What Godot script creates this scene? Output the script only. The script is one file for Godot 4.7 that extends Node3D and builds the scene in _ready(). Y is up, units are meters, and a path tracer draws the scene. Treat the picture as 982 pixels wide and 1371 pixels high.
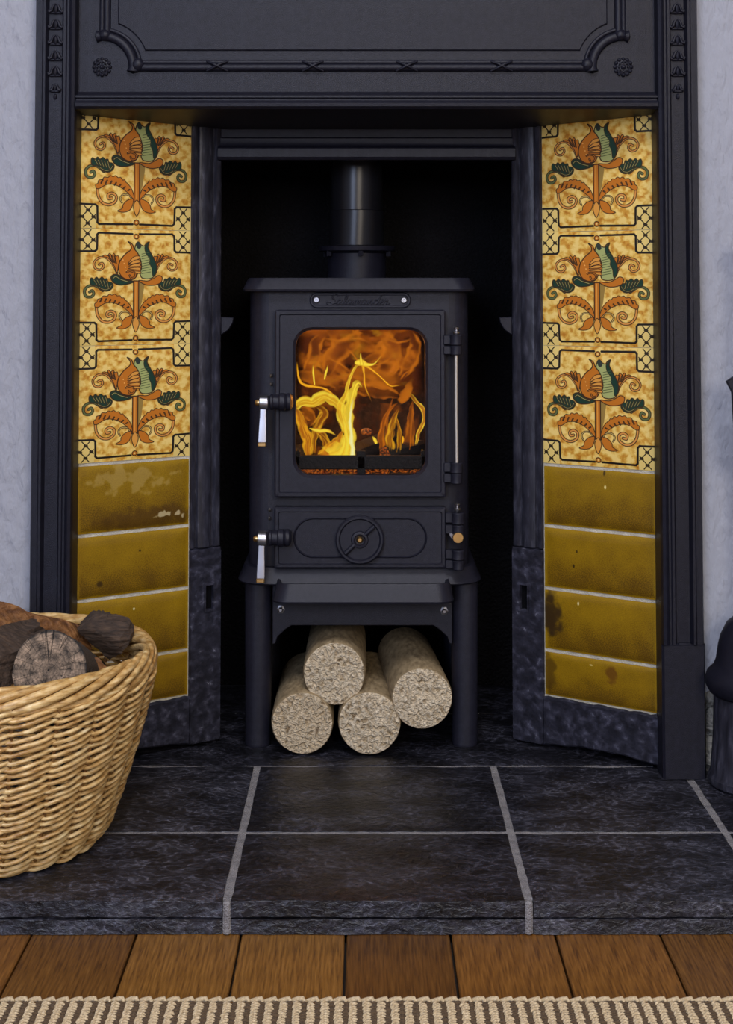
extends Node3D

const HT := 0.036          # top of the slate hearth above the floor boards
const SX := -0.0105        # middle of the stove
const CREASE := 0.80

var rng := RandomNumberGenerator.new()
var M := {}
var taken := {}


# ---------------------------------------------------------------- shapes
class Shape:
	var p := PackedVector3Array()
	var n := PackedVector3Array()
	var t := PackedVector2Array()
	var c := PackedColorArray()
	var xf := Transform3D()
	var crease := 0.80
	var colored := false

	func tri(a: Vector3, b: Vector3, d: Vector3, ta := Vector2.ZERO, tb := Vector2.ZERO, td := Vector2.ZERO) -> void:
		p.append(xf * a); p.append(xf * b); p.append(xf * d)
		n.append(Vector3.ZERO); n.append(Vector3.ZERO); n.append(Vector3.ZERO)
		t.append(ta); t.append(tb); t.append(td)

	func quad(a: Vector3, b: Vector3, d: Vector3, e: Vector3, ta := Vector2.ZERO, tb := Vector2.ZERO, td := Vector2.ZERO, te := Vector2.ZERO) -> void:
		tri(a, b, d, ta, tb, td)
		tri(a, d, e, ta, td, te)

	func corner(v: Vector3, nn: Vector3, uv := Vector2.ZERO) -> void:
		p.append(xf * v); n.append((xf.basis * nn).normalized()); t.append(uv)

	# rows of points; counter-clockwise loops that advance along their normal
	func loft(loops: Array, closed := true, cap0 := false, cap1 := false) -> void:
		var rows := loops.size()
		for j in rows - 1:
			var a: PackedVector3Array = loops[j]
			var b: PackedVector3Array = loops[j + 1]
			var m := a.size()
			for i in (m if closed else m - 1):
				var k := (i + 1) % m
				var u0 := float(i) / m
				var u1 := float(i + 1) / m
				var v0 := float(j) / (rows - 1)
				var v1 := float(j + 1) / (rows - 1)
				quad(a[i], a[k], b[k], b[i], Vector2(u0, v0), Vector2(u1, v0), Vector2(u1, v1), Vector2(u0, v1))
		if cap0:
			fan(loops[0], true)
		if cap1:
			fan(loops[rows - 1], false)

	func fan(loop: PackedVector3Array, back: bool) -> void:
		var mid := Vector3.ZERO
		for v in loop:
			mid += v
		mid /= loop.size()
		var r := 0.0
		for v in loop:
			r = maxf(r, (v - mid).length())
		var ex := (loop[0] - mid).normalized()
		var nz := Vector3.ZERO
		for i in loop.size():
			nz += (loop[i] - mid).cross(loop[(i + 1) % loop.size()] - mid)
		var ey := nz.normalized().cross(ex)
		for i in loop.size():
			var a := loop[i] - mid
			var b := loop[(i + 1) % loop.size()] - mid
			var ta := Vector2(0.5 + a.dot(ex) / r * 0.5, 0.5 + a.dot(ey) / r * 0.5)
			var tb := Vector2(0.5 + b.dot(ex) / r * 0.5, 0.5 + b.dot(ey) / r * 0.5)
			if back:
				tri(mid, b + mid, a + mid, Vector2(0.5, 0.5), tb, ta)
			else:
				tri(mid, a + mid, b + mid, Vector2(0.5, 0.5), ta, tb)

	func box(at: Vector3, size: Vector3, bevel := 0.0) -> void:
		var h := size / 2.0
		var b := minf(bevel, minf(h.x, minf(h.y, h.z)) * 0.95)
		if b <= 0.0:
			loft([rect_y(at.x, at.z, h.x, h.z, at.y - h.y), rect_y(at.x, at.z, h.x, h.z, at.y + h.y)], true, true, true)
			return
		loft([Shape.rr_y(at.x, at.z, h.x - b, h.z - b, b * 0.3, at.y - h.y, 1), Shape.rr_y(at.x, at.z, h.x, h.z, b, at.y - h.y + b, 1),
			Shape.rr_y(at.x, at.z, h.x, h.z, b, at.y + h.y - b, 1), Shape.rr_y(at.x, at.z, h.x - b, h.z - b, b * 0.3, at.y + h.y, 1)], true, true, true)

	static func rect_y(cx: float, cz: float, hx: float, hz: float, y: float) -> PackedVector3Array:
		return PackedVector3Array([Vector3(cx + hx, y, cz + hz), Vector3(cx + hx, y, cz - hz), Vector3(cx - hx, y, cz - hz), Vector3(cx - hx, y, cz + hz)])

	# rounded rectangles, counter-clockwise seen from +y and from +z
	static func rr_y(cx: float, cz: float, hx: float, hz: float, r: float, y: float, seg := 5) -> PackedVector3Array:
		var o := PackedVector3Array()
		for v in Shape.rr2(hx, hz, r, seg):
			o.append(Vector3(cx + v.x, y, cz - v.y))
		return o

	static func rr_z(cx: float, cy: float, hx: float, hy: float, r: float, z: float, seg := 5) -> PackedVector3Array:
		var o := PackedVector3Array()
		for v in Shape.rr2(hx, hy, r, seg):
			o.append(Vector3(cx + v.x, cy + v.y, z))
		return o

	static func rr2(hx: float, hy: float, r: float, seg: int) -> PackedVector2Array:
		var o := PackedVector2Array()
		r = minf(r, minf(hx, hy))
		for q in 4:
			var sx := 1.0 if q == 0 or q == 3 else -1.0
			var sy := 1.0 if q < 2 else -1.0
			for k in seg + 1:
				var a := (q + float(k) / seg) * PI / 2.0
				o.append(Vector2(sx * (hx - r) + r * cos(a), sy * (hy - r) + r * sin(a)))
		return o

	static func ring(center: Vector3, ex: Vector3, ey: Vector3, r: float, seg: int) -> PackedVector3Array:
		var o := PackedVector3Array()
		for k in seg:
			var a := TAU * k / seg
			o.append(center + (ex * cos(a) + ey * sin(a)) * r)
		return o

	# profile of (radius, height) turned about an axis through `at`
	func lathe(at: Vector3, axis: Vector3, profile: Array, seg := 24, cap0 := true, cap1 := true) -> void:
		var az := axis.normalized()
		var ex := (Vector3.UP if absf(az.y) < 0.9 else Vector3.RIGHT).cross(az).normalized()
		var ey := az.cross(ex)
		var loops := []
		for q in profile:
			loops.append(Shape.ring(at + az * q.y, ex, ey, q.x, seg))
		loft(loops, true, cap0, cap1)

	# round tube along points, with smooth normals
	func tube(pts: PackedVector3Array, radii: Variant, sides := 8, closed := false, flat := 1.0) -> void:
		var m := pts.size()
		var tang := PackedVector3Array()
		for i in m:
			var a := pts[(i - 1 + m) % m] if closed or i > 0 else pts[i]
			var b := pts[(i + 1) % m] if closed or i < m - 1 else pts[i]
			tang.append((b - a).normalized())
		var ex := (Vector3.UP if absf(tang[0].y) < 0.9 else Vector3.RIGHT).cross(tang[0]).normalized()
		var exs := PackedVector3Array()
		for i in m:
			ex = (ex - tang[i] * ex.dot(tang[i])).normalized()
			exs.append(ex)
		for i in (m if closed else m - 1):
			var k := (i + 1) % m
			var r0: float = radii if radii is float else radii[i]
			var r1: float = radii if radii is float else radii[k]
			var ya := tang[i].cross(exs[i])
			var yb := tang[k].cross(exs[k])
			for s in sides:
				var a0 := TAU * s / sides
				var a1 := TAU * (s + 1) / sides
				var d00 := exs[i] * cos(a0) + ya * sin(a0) * flat
				var d01 := exs[i] * cos(a1) + ya * sin(a1) * flat
				var d10 := exs[k] * cos(a0) + yb * sin(a0) * flat
				var d11 := exs[k] * cos(a1) + yb * sin(a1) * flat
				var v0 := float(i) * 0.25
				var v1 := float(i + 1) * 0.25
				var u0 := float(s) / sides
				var u1 := float(s + 1) / sides
				corner(pts[i] + d00 * r0, d00, Vector2(u0, v0)); corner(pts[i] + d01 * r0, d01, Vector2(u1, v0)); corner(pts[k] + d11 * r1, d11, Vector2(u1, v1))
				corner(pts[i] + d00 * r0, d00, Vector2(u0, v0)); corner(pts[k] + d11 * r1, d11, Vector2(u1, v1)); corner(pts[k] + d10 * r1, d10, Vector2(u0, v1))
		if not closed:
			for e in [0, m - 1]:
				var r: float = radii if radii is float else radii[e]
				if r < 0.0004:
					continue
				var yv := tang[e].cross(exs[e])
				var dir: Vector3 = tang[e] * (-1.0 if e == 0 else 1.0)
				for s in sides:
					var a0 := TAU * s / sides
					var a1 := TAU * (s + 1) / sides
					var q0: Vector3 = pts[e] + (exs[e] * cos(a0) + yv * sin(a0) * flat) * r
					var q1: Vector3 = pts[e] + (exs[e] * cos(a1) + yv * sin(a1) * flat) * r
					var tip: Vector3 = pts[e] + dir * r * 0.35
					corner(tip, dir)
					if e == 0:
						corner(q1, dir); corner(q0, dir)
					else:
						corner(q0, dir); corner(q1, dir)

	# counter-clockwise outline in x, y, raised from z0 to z1 with a chamfered front edge
	func extrude(poly: PackedVector2Array, z0: float, z1: float, bevel := 0.0, back := true) -> void:
		if Geometry2D.is_polygon_clockwise(poly):
			poly.reverse()
		var m := poly.size()
		var inner := PackedVector2Array()
		for i in m:
			var a := (poly[i] - poly[(i - 1 + m) % m]).normalized()
			var b := (poly[(i + 1) % m] - poly[i]).normalized()
			var na := Vector2(-a.y, a.x)
			var nb := Vector2(-b.y, b.x)
			var h := (na + nb).normalized()
			inner.append(poly[i] + h * (bevel / maxf(h.dot(na), 0.4)))
		var rows := [[poly, z0], [poly, z1 - bevel], [inner, z1]] if bevel > 0.0 else [[poly, z0], [poly, z1]]
		var loops := []
		for r in rows:
			var l := PackedVector3Array()
			for v in r[0]:
				l.append(Vector3(v.x, v.y, r[1]))
			loops.append(l)
		loft(loops)
		var idx := Geometry2D.triangulate_polygon(inner if bevel > 0.0 else poly)
		var front: PackedVector3Array = loops[loops.size() - 1]
		var rear: PackedVector3Array = loops[0]
		for i in range(0, idx.size(), 3):
			var a := front[idx[i]]
			var b := front[idx[i + 1]]
			var d := front[idx[i + 2]]
			var f := (b - a).cross(d - a).z < 0.0
			tri(a, d if f else b, b if f else d, Vector2(a.x, a.y), Vector2((d if f else b).x, (d if f else b).y), Vector2((b if f else d).x, (b if f else d).y))
			if back:
				a = rear[idx[i]]; b = rear[idx[i + 1]]; d = rear[idx[i + 2]]
				tri(a, b if f else d, d if f else b)

	# closed outline in (depth z, height y) carried from x0 to x1; outline counter-clockwise with z to the right
	func bar_x(prof: Array, x0: float, x1: float) -> void:
		var a := PackedVector3Array()
		var b := PackedVector3Array()
		for q in prof:
			a.append(Vector3(x0, q.y, q.x))
			b.append(Vector3(x1, q.y, q.x))
		var poly := PackedVector2Array()
		for q in prof:
			poly.append(q)
		var cw := Geometry2D.is_polygon_clockwise(poly)
		var m := a.size()
		for i in m:
			var k := (i + 1) % m
			if cw:
				quad(a[i], a[k], b[k], b[i])
			else:
				quad(a[k], a[i], b[i], b[k])
		var idx := Geometry2D.triangulate_polygon(poly)
		for i in range(0, idx.size(), 3):
			var q0 := poly[idx[i]]
			var q1 := poly[idx[i + 1]]
			var q2 := poly[idx[i + 2]]
			if (q1 - q0).cross(q2 - q0) < 0.0:
				var s := q1; q1 = q2; q2 = s
			tri(Vector3(x0, q0.y, q0.x), Vector3(x0, q1.y, q1.x), Vector3(x0, q2.y, q2.x))
			tri(Vector3(x1, q0.y, q0.x), Vector3(x1, q2.y, q2.x), Vector3(x1, q1.y, q1.x))

	func ball(at: Vector3, r: Vector3, seg := 12) -> void:
		var loops := []
		for j in range(1, 7):
			var a := PI * j / 7.0 - PI / 2.0
			var l := PackedVector3Array()
			for k in seg:
				var b := TAU * k / seg
				l.append(at + Vector3(cos(b) * cos(a) * r.x, sin(a) * r.y, -sin(b) * cos(a) * r.z))
			loops.append(l)
		loft(loops, true, true, true)

	func mesh(shift: Vector3) -> ArrayMesh:
		var faces := {}
		var fn := PackedVector3Array()
		var keys: Array[Vector3i] = []
		keys.resize(p.size())
		for f in range(0, p.size(), 3):
			fn.append((p[f + 1] - p[f]).cross(p[f + 2] - p[f]))
			if n[f] == Vector3.ZERO:
				for k in 3:
					var key := Vector3i((p[f + k] * 20000.0).round())
					keys[f + k] = key
					if faces.has(key):
						faces[key].append(f / 3)
					else:
						faces[key] = [f / 3]
		for v in p.size():
			if n[v] == Vector3.ZERO:
				var own := fn[v / 3].normalized()
				var sum := Vector3.ZERO
				for f in faces[keys[v]]:
					if fn[f].normalized().dot(own) > crease:
						sum += fn[f]
				n[v] = sum.normalized() if sum.length() > 1e-14 else own
		var pp := PackedVector3Array()
		var nn := PackedVector3Array()
		var tt := PackedVector2Array()
		var cc := PackedColorArray()
		for f in range(0, p.size(), 3):
			for k in [0, 2, 1]:
				pp.append(p[f + k] - shift)
				nn.append(n[f + k])
				tt.append(t[f + k])
				if colored:
					cc.append(c[f + k])
		var a := []
		a.resize(Mesh.ARRAY_MAX)
		a[Mesh.ARRAY_VERTEX] = pp
		a[Mesh.ARRAY_NORMAL] = nn
		a[Mesh.ARRAY_TEX_UV] = tt
		if colored:
			a[Mesh.ARRAY_COLOR] = cc
		var o := ArrayMesh.new()
		o.add_surface_from_arrays(Mesh.PRIMITIVE_TRIANGLES, a)
		return o


# ---------------------------------------------------------------- nodes
func numbered(called: String) -> String:
	var k: int = taken.get(called, 0)
	taken[called] = k + 1
	return called if k == 0 else "%s_%03d" % [called, k]


func origin_of(o: Node) -> Vector3:
	return origin_of(o.get_parent()) + o.position if o != self else Vector3.ZERO


# one named mesh; the shape is in the scene's own metres unless `local`
func obj(called: String, s: Shape, m: Material, parent: Node3D = self, pivot := Vector3.INF, local := false) -> MeshInstance3D:
	var o := MeshInstance3D.new()
	o.name = numbered(called) if parent == self else called
	parent.add_child(o, true)
	var base := Vector3.ZERO
	if pivot != Vector3.INF:
		o.position = pivot - (Vector3.ZERO if local else origin_of(parent))
		base = pivot
	elif not local:
		base = origin_of(parent)
	o.mesh = s.mesh(base)
	o.material_override = m
	return o


func thing(called: String, label: String, category: String, at: Vector3, group := "") -> Node3D:
	var o := Node3D.new()
	o.name = numbered(called)
	add_child(o)
	o.position = at
	return tag(o, label, category, group)


func tag(o: Node3D, label: String, category: String, group := "") -> Node3D:
	o.set_meta("label", label)
	o.set_meta("category", category)
	if group:
		o.set_meta("group", group)
	return o


func structure(o: Node3D, label := "", category := "") -> Node3D:
	o.set_meta("kind", "structure")
	if label:
		o.set_meta("label", label)
		o.set_meta("category", category)
	return o


# ---------------------------------------------------------------- textures
func fnl(s: int, freq: float, kind := FastNoiseLite.TYPE_SIMPLEX_SMOOTH, octaves := 4, fractal := FastNoiseLite.FRACTAL_FBM, warp := 0.0) -> FastNoiseLite:
	var f := FastNoiseLite.new()
	f.seed = s
	f.frequency = freq
	f.noise_type = kind
	f.fractal_type = fractal
	f.fractal_octaves = octaves
	if warp > 0.0:
		f.domain_warp_enabled = true
		f.domain_warp_amplitude = warp
		f.domain_warp_frequency = freq * 1.5
	return f


func ntex(f: FastNoiseLite, size: int, stops: Array = []) -> NoiseTexture2D:
	var t := NoiseTexture2D.new()
	t.width = size
	t.height = size
	t.seamless = true
	t.noise = f
	if stops:
		var g := Gradient.new()
		var off := PackedFloat32Array()
		var col := PackedColorArray()
		for s in stops:
			off.append(s[0])
			col.append(s[1])
		g.offsets = off
		g.colors = col
		t.color_ramp = g
	return t


func rgb(r: int, g: int, b: int) -> Color:
	return Color8(r, g, b)


func mk(called: String, col: Color, rough: float, o := {}) -> StandardMaterial3D:
	var m := StandardMaterial3D.new()
	m.resource_name = called
	m.albedo_color = col
	m.roughness = rough
	m.metallic = o.get("metal", 0.0)
	m.metallic_specular = o.get("spec", 0.5)
	if o.has("tex"):
		m.albedo_texture = o.tex
	if o.has("bump"):
		m.heightmap_enabled = true
		m.heightmap_texture = o.bump
		m.heightmap_scale = o.get("depth", 0.05)
	if o.has("rough_tex"):
		m.roughness_texture = o.rough_tex
		m.roughness_texture_channel = BaseMaterial3D.TEXTURE_CHANNEL_RED
	if o.has("tri"):
		m.uv1_triplanar = true
		m.uv1_world_triplanar = o.get("world", true)
		m.uv1_scale = o.tri
		m.uv1_offset = o.get("off", Vector3.ZERO)
	elif o.has("scale"):
		m.uv1_scale = o.scale
	if o.has("coat"):
		m.clearcoat_enabled = true
		m.clearcoat = o.coat
		m.clearcoat_roughness = o.get("coat_rough", 0.05)
	if o.has("cloud"):
		m.detail_enabled = true
		m.detail_albedo = o.cloud
		m.detail_blend_mode = BaseMaterial3D.BLEND_MODE_MUL
		m.detail_uv_layer = BaseMaterial3D.DETAIL_UV_2
		m.uv2_triplanar = true
		m.uv2_world_triplanar = true
		m.uv2_scale = Vector3(1.7, 2.3, 2.9)
	if o.has("rim"):
		m.rim_enabled = true
		m.rim = o.rim
		m.rim_tint = 0.5
	M[called] = m
	return m


func materials() -> void:
	var grain := ntex(fnl(3, 0.09, FastNoiseLite.TYPE_SIMPLEX, 3), 512)
	var patch := ntex(fnl(5, 0.012, FastNoiseLite.TYPE_SIMPLEX_SMOOTH, 5), 512, [[0.0, rgb(196, 196, 200)], [0.5, rgb(226, 226, 230)], [1.0, rgb(255, 255, 255)]])
	mk("iron", rgb(30, 30, 40), 0.40, {"tri": Vector3.ONE * 15.0, "bump": grain, "depth": 0.02, "tex": patch, "spec": 0.34})
	mk("stove_iron", rgb(34, 34, 44), 0.40, {"tri": Vector3.ONE * 18.0, "bump": grain, "depth": 0.018, "tex": patch, "spec": 0.36})
	var worn := ntex(fnl(11, 0.022, FastNoiseLite.TYPE_SIMPLEX_SMOOTH, 6, FastNoiseLite.FRACTAL_FBM, 22.0), 1024, [[0.0, rgb(26, 26, 32)], [0.45, rgb(38, 38, 47)], [0.68, rgb(54, 54, 64)], [0.84, rgb(72, 72, 83)], [0.93, rgb(118, 118, 128)], [1.0, rgb(190, 190, 196)]])
	mk("worn_iron", rgb(255, 255, 255), 0.42, {"spec": 0.4, "tri": Vector3(5.0, 1.1, 5.0), "tex": worn, "bump": grain, "depth": 0.03})
	var scuffed := ntex(fnl(14, 0.016, FastNoiseLite.TYPE_SIMPLEX, 7, FastNoiseLite.FRACTAL_FBM, 30.0), 1024, [[0.0, rgb(22, 22, 28)], [0.45, rgb(34, 34, 43)], [0.64, rgb(46, 46, 57)], [0.78, rgb(64, 64, 77)], [0.88, rgb(88, 88, 102)], [0.93, rgb(168, 168, 178)], [1.0, rgb(214, 214, 220)]])
	mk("scuffed_iron", rgb(255, 255, 255), 0.4, {"spec": 0.4, "tri": Vector3(3.4, 2.6, 3.4), "tex": scuffed, "bump": grain, "depth": 0.06})
	mk("soot", rgb(24, 23, 24), 0.9, {"tri": Vector3.ONE * 3.0, "bump": grain, "depth": 0.3, "spec": 0.15})
	var plaster := ntex(fnl(21, 0.014, FastNoiseLite.TYPE_SIMPLEX_SMOOTH, 5, FastNoiseLite.FRACTAL_FBM, 14.0), 1024)
	mk("plaster", rgb(162, 164, 172), 0.75, {"tri": Vector3(3.4, 1.5, 3.4), "bump": plaster, "depth": 0.35, "spec": 0.3})
	mk("ceiling_paint", rgb(205, 205, 205), 0.9)
	mk("old_plaster", rgb(188, 180, 160), 0.9, {"tri": Vector3.ONE * 6.0, "bump": plaster, "depth": 0.5, "tex": patch})
	var veins := ntex(fnl(31, 0.017, FastNoiseLite.TYPE_SIMPLEX_SMOOTH, 5, FastNoiseLite.FRACTAL_RIDGED, 50.0), 1024, [[0.0, rgb(30, 30, 33)], [0.4, rgb(41, 41, 45)], [0.6, rgb(54, 54, 59)], [0.74, rgb(74, 74, 80)], [0.86, rgb(114, 114, 121)], [1.0, rgb(196, 196, 202)]])
	var riven := ntex(fnl(33, 0.016, FastNoiseLite.TYPE_SIMPLEX_SMOOTH, 6, FastNoiseLite.FRACTAL_RIDGED, 40.0), 1024)
	var cloud := ntex(fnl(35, 0.010, FastNoiseLite.TYPE_SIMPLEX_SMOOTH, 5), 512, [[0.0, rgb(84, 84, 90)], [0.4, rgb(150, 150, 156)], [0.65, rgb(226, 226, 232)], [1.0, rgb(255, 255, 255)]])
	for k in 4:
		mk("slate_%d" % k, [rgb(236, 236, 244), rgb(212, 212, 222), rgb(250, 250, 255), rgb(196, 196, 206)][k], 0.38, {"spec": 0.5, "tri": Vector3(2.6, 4.4, 3.6), "off": Vector3(0.31, 0.17, 0.23) * k, "tex": veins, "bump": riven, "depth": 0.15, "cloud": cloud})
	mk("grout", rgb(150, 146, 143), 0.9, {"tri": Vector3.ONE * 9.0, "bump": grain, "depth": 0.15, "tex": patch})
	mk("tile_grout", rgb(214, 206, 182), 0.8, {"tri": Vector3.ONE * 9.0, "bump": grain, "depth": 0.1, "tex": patch})
	var wood := ntex(fnl(41, 0.011, FastNoiseLite.TYPE_SIMPLEX_SMOOTH, 6, FastNoiseLite.FRACTAL_FBM, 8.0), 1024, [[0.0, rgb(76, 48, 18)], [0.3, rgb(110, 74, 30)], [0.55, rgb(126, 87, 37)], [0.8, rgb(140, 99, 46)], [1.0, rgb(164, 122, 64)]])
	for k in 4:
		mk("plank_%d" % k, [rgb(255, 250, 236), rgb(212, 202, 188), rgb(240, 226, 206), rgb(192, 180, 166)][k], 0.42, {"tri": Vector3(26.0, 26.0, 1.5), "off": Vector3(0.37, 0.2, 0.29) * k, "tex": wood, "bump": wood, "depth": 0.06})
	mk("gap", rgb(34, 27, 22), 0.95)
	mk("steel", rgb(168, 168, 172), 0.34, {"metal": 1.0})
	mk("nickel_rod", rgb(186, 180, 170), 0.45, {"metal": 0.85, "tri": Vector3.ONE * 20.0, "bump": grain, "depth": 0.02})
	mk("brass", rgb(218, 180, 118), 0.28, {"metal": 1.0})
	mk("dark_recess", rgb(14, 14, 16), 0.9, {"spec": 0.1})
	var brick := ntex(fnl(47, 0.03, FastNoiseLite.TYPE_SIMPLEX_SMOOTH, 5), 512, [[0.0, rgb(26, 20, 17)], [0.5, rgb(44, 34, 28)], [1.0, rgb(74, 58, 46)]])
	mk("firebrick", rgb(255, 255, 255), 0.9, {"tri": Vector3.ONE * 5.0, "tex": brick, "bump": brick, "depth": 0.3})
	var g := StandardMaterial3D.new()
	g.resource_name = "stove_glass"
	g.albedo_color = Color(0.12, 0.12, 0.13, 0.03)
	g.transparency = BaseMaterial3D.TRANSPARENCY_ALPHA
	g.roughness = 0.04
	g.metallic_specular = 0.17
	M.glass = g
	# willow
	var willow := ntex(fnl(51, 0.02, FastNoiseLite.TYPE_SIMPLEX_SMOOTH, 4), 512, [[0.0, rgb(120, 84, 42)], [0.32, rgb(178, 138, 80)], [0.55, rgb(216, 182, 122)], [0.8, rgb(240, 216, 166)], [1.0, rgb(250, 234, 196)]])
	for k in 3:
		mk("willow_%d" % k, [rgb(255, 250, 240), rgb(236, 226, 208), rgb(255, 255, 250)][k], 0.34, {"tri": Vector3(5.0, 22.0, 5.0), "off": Vector3(0.3, 0.21, 0.13) * k, "tex": willow, "bump": grain, "depth": 0.03})
	mk("willow_dark", rgb(150, 128, 100), 0.6, {"tri": Vector3(9.0, 9.0, 9.0), "tex": willow})
	# logs
	var bark := ntex(fnl(61, 0.02, FastNoiseLite.TYPE_SIMPLEX_SMOOTH, 5, FastNoiseLite.FRACTAL_RIDGED, 12.0), 512, [[0.0, rgb(92, 80, 68)], [0.5, rgb(66, 56, 48)], [0.85, rgb(42, 36, 31)], [1.0, rgb(24, 20, 18)]])
	mk("bark", rgb(255, 250, 245), 0.9, {"tri": Vector3(9.0, 9.0, 9.0), "tex": bark, "bump": bark, "depth": 0.6})
	var split := ntex(fnl(63, 0.012, FastNoiseLite.TYPE_SIMPLEX_SMOOTH, 6), 512, [[0.0, rgb(52, 32, 16)], [0.4, rgb(104, 68, 36)], [0.65, rgb(158, 112, 64)], [1.0, rgb(206, 162, 106)]])
	mk("split_wood", rgb(214, 200, 184), 0.7, {"tri": Vector3(5.0, 14.0, 14.0), "world": false, "tex": split, "bump": split, "depth": 0.9})
	mk("dark_wood", rgb(255, 232, 208), 0.85, {"tri": Vector3(3.0, 12.0, 12.0), "world": false, "tex": bark, "bump": split, "depth": 0.6})
	M.ring_end = mk("ring_end", rgb(255, 255, 255), 0.85, {"tex": ring_image(420), "bump": ring_image(420), "depth": 0.25})
	var worms := ntex(fnl(71, 0.022, FastNoiseLite.TYPE_SIMPLEX_SMOOTH, 3, FastNoiseLite.FRACTAL_RIDGED, 40.0), 1024)
	var dust := ntex(fnl(71, 0.022, FastNoiseLite.TYPE_SIMPLEX_SMOOTH, 3, FastNoiseLite.FRACTAL_RIDGED, 40.0), 1024, [[0.0, rgb(62, 46, 28)], [0.22, rgb(150, 126, 90)], [0.42, rgb(222, 202, 168)], [0.7, rgb(240, 224, 194)], [1.0, rgb(252, 244, 224)]])
	for k in 2:
		mk("sawdust_end_%d" % k, [rgb(255, 250, 242), rgb(244, 236, 224)][k], 0.85, {"tri": Vector3.ONE * 3.9, "off": Vector3(0.4, 0.3, 0.2) * k, "tex": dust, "bump": worms, "depth": 1.1})
	var side := ntex(fnl(73, 0.02, FastNoiseLite.TYPE_SIMPLEX_SMOOTH, 5), 512, [[0.0, rgb(110, 95, 70)], [0.5, rgb(164, 146, 114)], [1.0, rgb(206, 188, 154)]])
	mk("sawdust_side", rgb(235, 228, 215), 0.8, {"tri": Vector3(11.0, 11.0, 4.0), "tex": side, "bump": side, "depth": 0.2})
	var jute := ntex(fnl(81, 0.05, FastNoiseLite.TYPE_SIMPLEX_SMOOTH, 3), 512, [[0.0, rgb(150, 130, 98)], [0.5, rgb(192, 173, 140)], [1.0, rgb(226, 212, 184)]])
	mk("jute_light", rgb(255, 250, 240), 0.95, {"tri": Vector3.ONE * 14.0, "tex": jute, "bump": jute, "depth": 0.1, "rim": 0.2})
	mk("jute_dark", rgb(112, 98, 84), 0.95, {"tri": Vector3.ONE * 14.0, "tex": jute, "bump": jute, "depth": 0.1, "rim": 0.2})
	var ember := ntex(fnl(91, 0.035, FastNoiseLite.TYPE_SIMPLEX_SMOOTH, 4), 256, [[0.0, rgb(20, 6, 2)], [0.45, rgb(60, 18, 4)], [0.6, rgb(190, 84, 18)], [0.78, rgb(240, 140, 40)], [1.0, rgb(255, 190, 80)]])
	var e := mk("ember_glow", rgb(26, 12, 6), 0.9, {"tri": Vector3.ONE * 22.0, "tex": ember})
	e.emission_enabled = true
	e.emission_texture = ember
	e.emission_energy_multiplier = 0.7
	e.emission_operator = BaseMaterial3D.EMISSION_OP_MULTIPLY
	e.emission = Color.WHITE
	mk("charred", rgb(44, 32, 26), 0.9, {"tri": Vector3.ONE * 9.0, "tex": bark, "bump": bark, "depth": 0.5})
	var fl := StandardMaterial3D.new()
	fl.resource_name = "flame"
	fl.shading_mode = BaseMaterial3D.SHADING_MODE_UNSHADED
	fl.vertex_color_use_as_albedo = true
	fl.transparency = BaseMaterial3D.TRANSPARENCY_ALPHA
	fl.cull_mode = BaseMaterial3D.CULL_DISABLED
	M.flame = fl


# end grain of a dry log: rings and radial cracks
func ring_image(size: int) -> ImageTexture:
	var im := Image.create(size, size, false, Image.FORMAT_RGB8)
	var f := fnl(101, 0.012, FastNoiseLite.TYPE_SIMPLEX_SMOOTH, 4)
	var cr := fnl(103, 1.6, FastNoiseLite.TYPE_SIMPLEX_SMOOTH, 2)
	var ck := fnl(105, 0.035, FastNoiseLite.TYPE_CELLULAR, 1)
	ck.cellular_return_type = FastNoiseLite.RETURN_DISTANCE2_SUB
	for y in size:
		for x in size:
			var d := Vector2(x - size * 0.49, y - size * 0.52) / (size * 0.5)
			var r := d.length()
			var a := d.angle()
			var nz := f.get_noise_2d(x, y)
			var ring := sin((r + nz * 0.05) * 75.0) * 0.5 + 0.5
			var v := 0.40 + 0.06 * ring + nz * 0.3
			var crack := absf(cr.get_noise_3d(cos(a) * 3.0, sin(a) * 3.0, r * 0.12 + nz * 0.06))
			v -= clampf(1.0 - crack / 0.035, 0.0, 1.0) * 0.36 * clampf(r * 3.0, 0.3, 1.0)
			var cell := ck.get_noise_2d(r * 260.0, a * 90.0) + 1.0
			v -= clampf(1.0 - cell / 0.12, 0.0, 1.0) * 0.12
			v -= clampf(1.0 - r / 0.035, 0.0, 1.0) * 0.4
			v -= smoothstep(0.93, 1.0, r) * 0.22
			v = clampf(v, 0.05, 1.0)
			im.set_pixel(x, y, Color(v * 1.08, v * 0.92, v * 0.76))
	return ImageTexture.create_from_image(im)


# ---- printing of the flower tiles: outlines filled row by row, lines stamped
func fill(im: Image, poly: PackedVector2Array, col: Color) -> void:
	var lo := poly[0]
	var hi := poly[0]
	for v in poly:
		lo = lo.min(v)
		hi = hi.max(v)
	for y in range(maxi(0, int(lo.y)), mini(im.get_height() - 1, int(hi.y)) + 1):
		var xs := []
		for i in poly.size():
			var a := poly[i]
			var b := poly[(i + 1) % poly.size()]
			if (a.y <= y + 0.5) != (b.y <= y + 0.5):
				xs.append(a.x + (y + 0.5 - a.y) * (b.x - a.x) / (b.y - a.y))
		xs.sort()
		for i in range(0, xs.size() - 1, 2):
			im.fill_rect(Rect2i(roundi(xs[i]), y, maxi(1, roundi(xs[i + 1]) - roundi(xs[i])), 1), col)


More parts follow.
